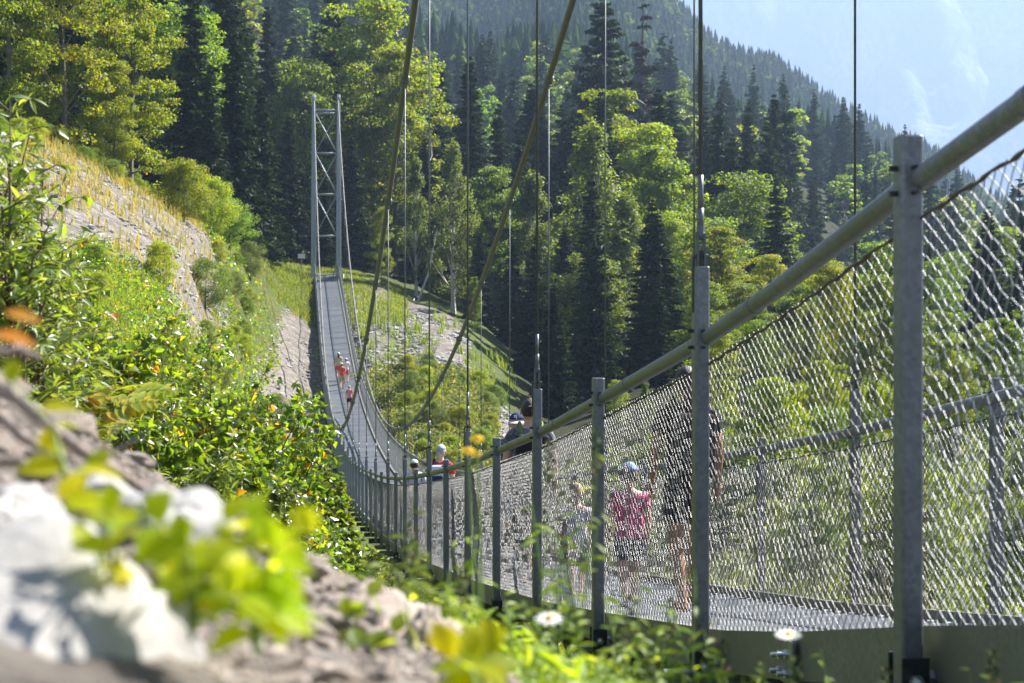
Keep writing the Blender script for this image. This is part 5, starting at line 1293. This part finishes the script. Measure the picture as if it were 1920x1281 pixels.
    if hairstyle in ('long', 'tail'):
        b = MB(); n = 6; w0 = .075 if hairstyle == 'long' else .03
        b.tube([hc + Vector((0, -hr.y*(.75+.25*min(1,t*.6)), hr.z*(.3) - t*.055*k)) for t in range(n)], [w0*k*s for s in (.7,1,1,.95,.8,.3)], 12); b.build('hair_tail', HAIR[hair], e, smooth=True)
    if hat:
        bm = bmesh.new(); bmesh.ops.create_uvsphere(bm, u_segments=24, v_segments=16, radius=1); bmesh.ops.delete(bm, geom=[q for q in bm.verts if q.co.z < .22], context='VERTS')
        for q in bm.verts:
            w = 1.16; q.co = hc + Vector((q.co.x*hr.x*w, q.co.y*hr.y*w, q.co.z*hr.z*1.08+.004*k))
        for f in bm.faces: f.smooth = True
        me = bpy.data.meshes.new('cap'); bm.to_mesh(me); bm.free(); o = link('cap', me, hat[0], e); so_ = o.modifiers.new('t', 'SOLIDIFY'); so_.thickness = .006*k
        va = visor; vs, fs = [], []; z0 = .25*hr.z
        for j in range(11):
            a = R(-62+124*j/10); dx, dy = math.sin(a), math.cos(a)
            for rr_, dzz in ((1.12, 0), (1.12+.62*math.cos(a)**.6*1.0, -.02*k*hs)):
                p_ = Vector((dx*hr.x*min(rr_, 1.22), dy*hr.y*rr_, 0)); p_ = Matrix.Rotation(va, 3, 'Z') @ p_; vs.append(hc + p_ + Vector((0,0,z0+dzz)))
        for j in range(10): fs.append((2*j, 2*j+1, 2*j+3, 2*j+2))
        me = bpy.data.meshes.new('visor'); me.from_pydata(vs, [], fs); me.update(); o2 = link('visor', me, hat[1], o); so_ = o2.modifiers.new('t', 'SOLIDIFY'); so_.thickness = .005*k
        if len(hat) > 2:
            b = MB(); c = hc + Vector((0, hr.y*1.17, .62*hr.z)); b.tube([c+Vector((-.014,0,-.014))*k, c+Vector((-.014,0,.016))*k, c+Vector((.010,0,.016))*k, c+Vector((.012,.002,.002))*k, c+Vector((-.012,.002,0))*k], .0035*k, 5); b.build('emblem', hat[2], o)
    # shirt
    g = .016; sv, se, sr = [], [], []
    def w(i, r): sv.append(V[i]); sr.append(tuple(a+g*k for a in r) if isinstance(r, tuple) else r+g*k); return len(sv)-1
    a9 = len(sv); sv.append(Vector((0,0,hz-.10))*k); sr.append((.168*k*fat,.132*k*fat)); a0 = w(pel, (.150*k*fat,.115*k*fat)); a1 = w(wa, Rd[wa]); a2 = w(ch, Rd[ch]); a3 = w(sh, Rd[sh]); se += [(a9,a0),(a0,a1),(a1,a2),(a2,a3)]
    for s in (-1, 1):
        so, el, wr, pa = joints[s]; b0 = w(so, Rd[so]); se.append((a3, b0))
        if not vest:
            sv.append(V[so].lerp(V[el], .62)); sr.append(.044*k*fat+g*k); se.append((b0, len(sv)-1))
    me = skin_mesh(sv, se, sr); me.name = 'shirt'; link('shirt', me, shirt, e)
    # shorts / trousers
    sv, se, sr = [], [], []; a0 = w(pel, Rd[pel]); sv.append(Vector((0,0,hz+.14))*k); sr.append((.098*k*fat,.072*k*fat)); se.append((1,0)); sv[0] = Vector((0,0,hz-.01))*k
    for hip, kn, an, hl, to in legs_i:
        b0 = w(hip, Rd[hip]); t = .72 if bottom == 'shorts' else (.45 if bottom == 'short' else 1.0); sv.append(V[hip].lerp(V[kn], t)); sr.append((.082 if t < 1 else .06)*k*fat+g*k*.6); se += [(a0,b0),(b0,len(sv)-1)]
        if bottom == 'trousers': c0 = len(sv)-1; sv.append(V[an]); sr.append(.045*k+g*k*.5); se.append((c0, len(sv)-1))
    me = skin_mesh(sv, se, sr); me.name = 'shorts'; link('trousers' if bottom == 'trousers' else 'shorts', me, legs, e)
    sm_ = cloth('shoe_%.2f_%.2f' % (shoes[0], shoes[2]), shoes)
    for hip, kn, an, hl, to in legs_i:
        me = skin_mesh([V[an]-Vector((0,0,.02))*k, V[hl], V[to]], [(0,1),(1,2)], [.045*k,.046*k,(.048*k,.030*k)]); link('shoe', me, sm_, e)
    if pack:
        for c, sz, m_, nm in ((Vector((0,-.17,neckz-.28)), (.30,.16,.44), pack[0], 'backpack'), (Vector((0,-.265,neckz-.34)), (.22,.05,.24), pack[1], 'backpack_pocket')):
            b = MB(); b.box(c*k, tuple(a*k for a in sz)); o = b.build(nm, m_, e, bevel=.045*k); o.modifiers['b'].segments = 4
        for s in (-1, 1):
            b = MB(); b.tube([Vector((s*.09,-.11,neckz-.10))*k, Vector((s*.10,-.02,neckz+.035))*k, Vector((s*.11,.115,neckz-.10))*k, Vector((s*.10,.13,neckz-.28))*k, Vector((s*.14,-.08,neckz-.45))*k], .018*k, 6); b.build('strap', pack[1], e, smooth=True)
    return e
def deckpos(u, px):
    X = (px-960)/F*u*S; return Vector((X, u*S, -D(u)*S/F - .063))
def lat_of(u, px): return (((px-960)/F*u*S)*F/S + 405*u - 2272)/2882
AZ = 0.134
K = {n: cloth(n+'_cloth', c, .1) for n, c in dict(black=(.018,.018,.022), navy=(.03,.045,.11), white=(.78,.78,.8), red=(.55,.03,.05), pink=(.68,.10,.24), denim=(.06,.10,.22), orange=(.75,.10,.05), redshort=(.65,.10,.09), beige=(.5,.42,.3), palepink=(.68,.25,.28), grey=(.42,.45,.5), olive=(.14,.22,.05), lilac=(.55,.52,.62), bluecap=(.12,.25,.65)).items()}
K['pattern'] = simple('patterned_cloth', (.10,.10,.12), .8, 0, .95, 45); K['bluewhite'] = simple('blue_white_cap_cloth', (.32,.42,.75), .8, 0, .7, 45)
person(deckpos(4.9,1288), 1.63, AZ, 'woman in black top and shorts with brown legs behind the netting by the second post', 'tan', 'dark', K['black'], K['black'], phase=.22, hairstyle='tail', bottom='shorts', shoes=(.35,.06,.02), pack=(K['black'], K['black']), arm=(.1,-.1))
person(deckpos(5.35,1180), 1.04, AZ, 'small child in pink top, dark blue shorts and blue white cap behind the netting', 'light', 'brown', K['pink'], K['navy'], hat=(K['bluewhite'], K['bluewhite']), phase=.2, child=True, shoes=(.08,.16,.5))
person(deckpos(5.8,1080), .92, AZ-.3, 'small blond child in a whitish top walking behind the netting', 'light', 'blond', K['lilac'], K['pattern'], phase=-.25, child=True, hairstyle='short', shoes=(.5,.5,.5))
person(deckpos(7.1,994), 1.80, AZ, 'woman with dark pinned up hair and black and green backpack leaning by the handrail', 'light', 'dark', K['pattern'], K['black'], hairstyle='bun', bottom='trousers', pack=(K['black'], K['olive']), phase=.2)
person(deckpos(8.1,970), 1.80, AZ+math.pi-.3, 'person in dark blue cap facing the camera next to the dark haired woman', 'light', 'brown', K['pattern'], K['denim'], hat=(K['navy'], K['lilac'], K['white']), phase=.15)
person(deckpos(12.0,826), 1.72, AZ-.35, 'man in grey cap and red shirt with white and blue backpack', 'light', 'grey', K['red'], K['navy'], hat=(K['grey'], K['grey']), pack=(K['white'], K['navy']), phase=.2)
person(deckpos(13.0,777), 1.50, AZ+.1, 'woman with white cap and dark bun left of the man in red', 'light', 'dark', K['lilac'], K['beige'], hat=(K['white'], K['white']), hairstyle='bun', phase=.2)
def deckat(px, py):
    best = min((abs((640 + (D(u)/u) + .063*F/(u*S)) - py), u) for u in np.arange(30, 60, .1)); return deckpos(best[1], px)
def hpx(px, py0, py1): p = deckat(px, py1); return (py1-py0)/F*p.y, p
for (px, a, b_), kw in (((635,659,712), dict(label='tall girl in white cap and red shorts among the children on the deck', skin='light', hair='dark', shirt=K['beige'], legs=K['redshort'], hat=(K['white'],)*2, hairstyle='long', phase=.3)),
      ((649,670,719), dict(label='child in white shirt and white cap right behind the child in orange', skin='light', hair='dark', shirt=K['white'], legs=K['redshort'], hat=(K['white'],)*2, phase=-.3)),
      ((641,679,730), dict(label='child in bright orange red shirt and beige shorts in the group far along the deck', skin='light', hair='dark', shirt=K['orange'], legs=K['beige'], hat=(K['white'],)*2, phase=.3)),
      ((655,722,772), dict(label='boy in pale pink shirt and black shorts behind the other children', skin='light', hair='blond', shirt=K['palepink'], legs=K['black'], hat=(K['beige'],)*2, phase=-.3))):
    h_, p_ = hpx(px, a, b_); lab = kw.pop('label'); person(p_, h_, AZ, lab, child=h_ < 1.3, **kw)

# ------------------------------------------------------------------ air
b = MB()
lo = -460.0; hi = 1225.0
b.box((0, 2900, (lo+hi)/2), (11500, 6400, hi-lo))
hz = b.build('haze', None)
m, t, o = newmat('thin_blue_air')
pv = N(t, 'ShaderNodeVolumePrincipled'); pv.inputs['Color'].default_value = (0.50,0.68,1.0,1); pv.inputs['Density'].default_value = HAZE_DENSITY; pv.inputs['Anisotropy'].default_value = 0.15
t.links.new(pv.outputs[0], o.inputs['Volume'])
hz.data.materials.append(m); tag(hz, 'thin bluish haze filling the valley air', 'haze', kind='stuff')
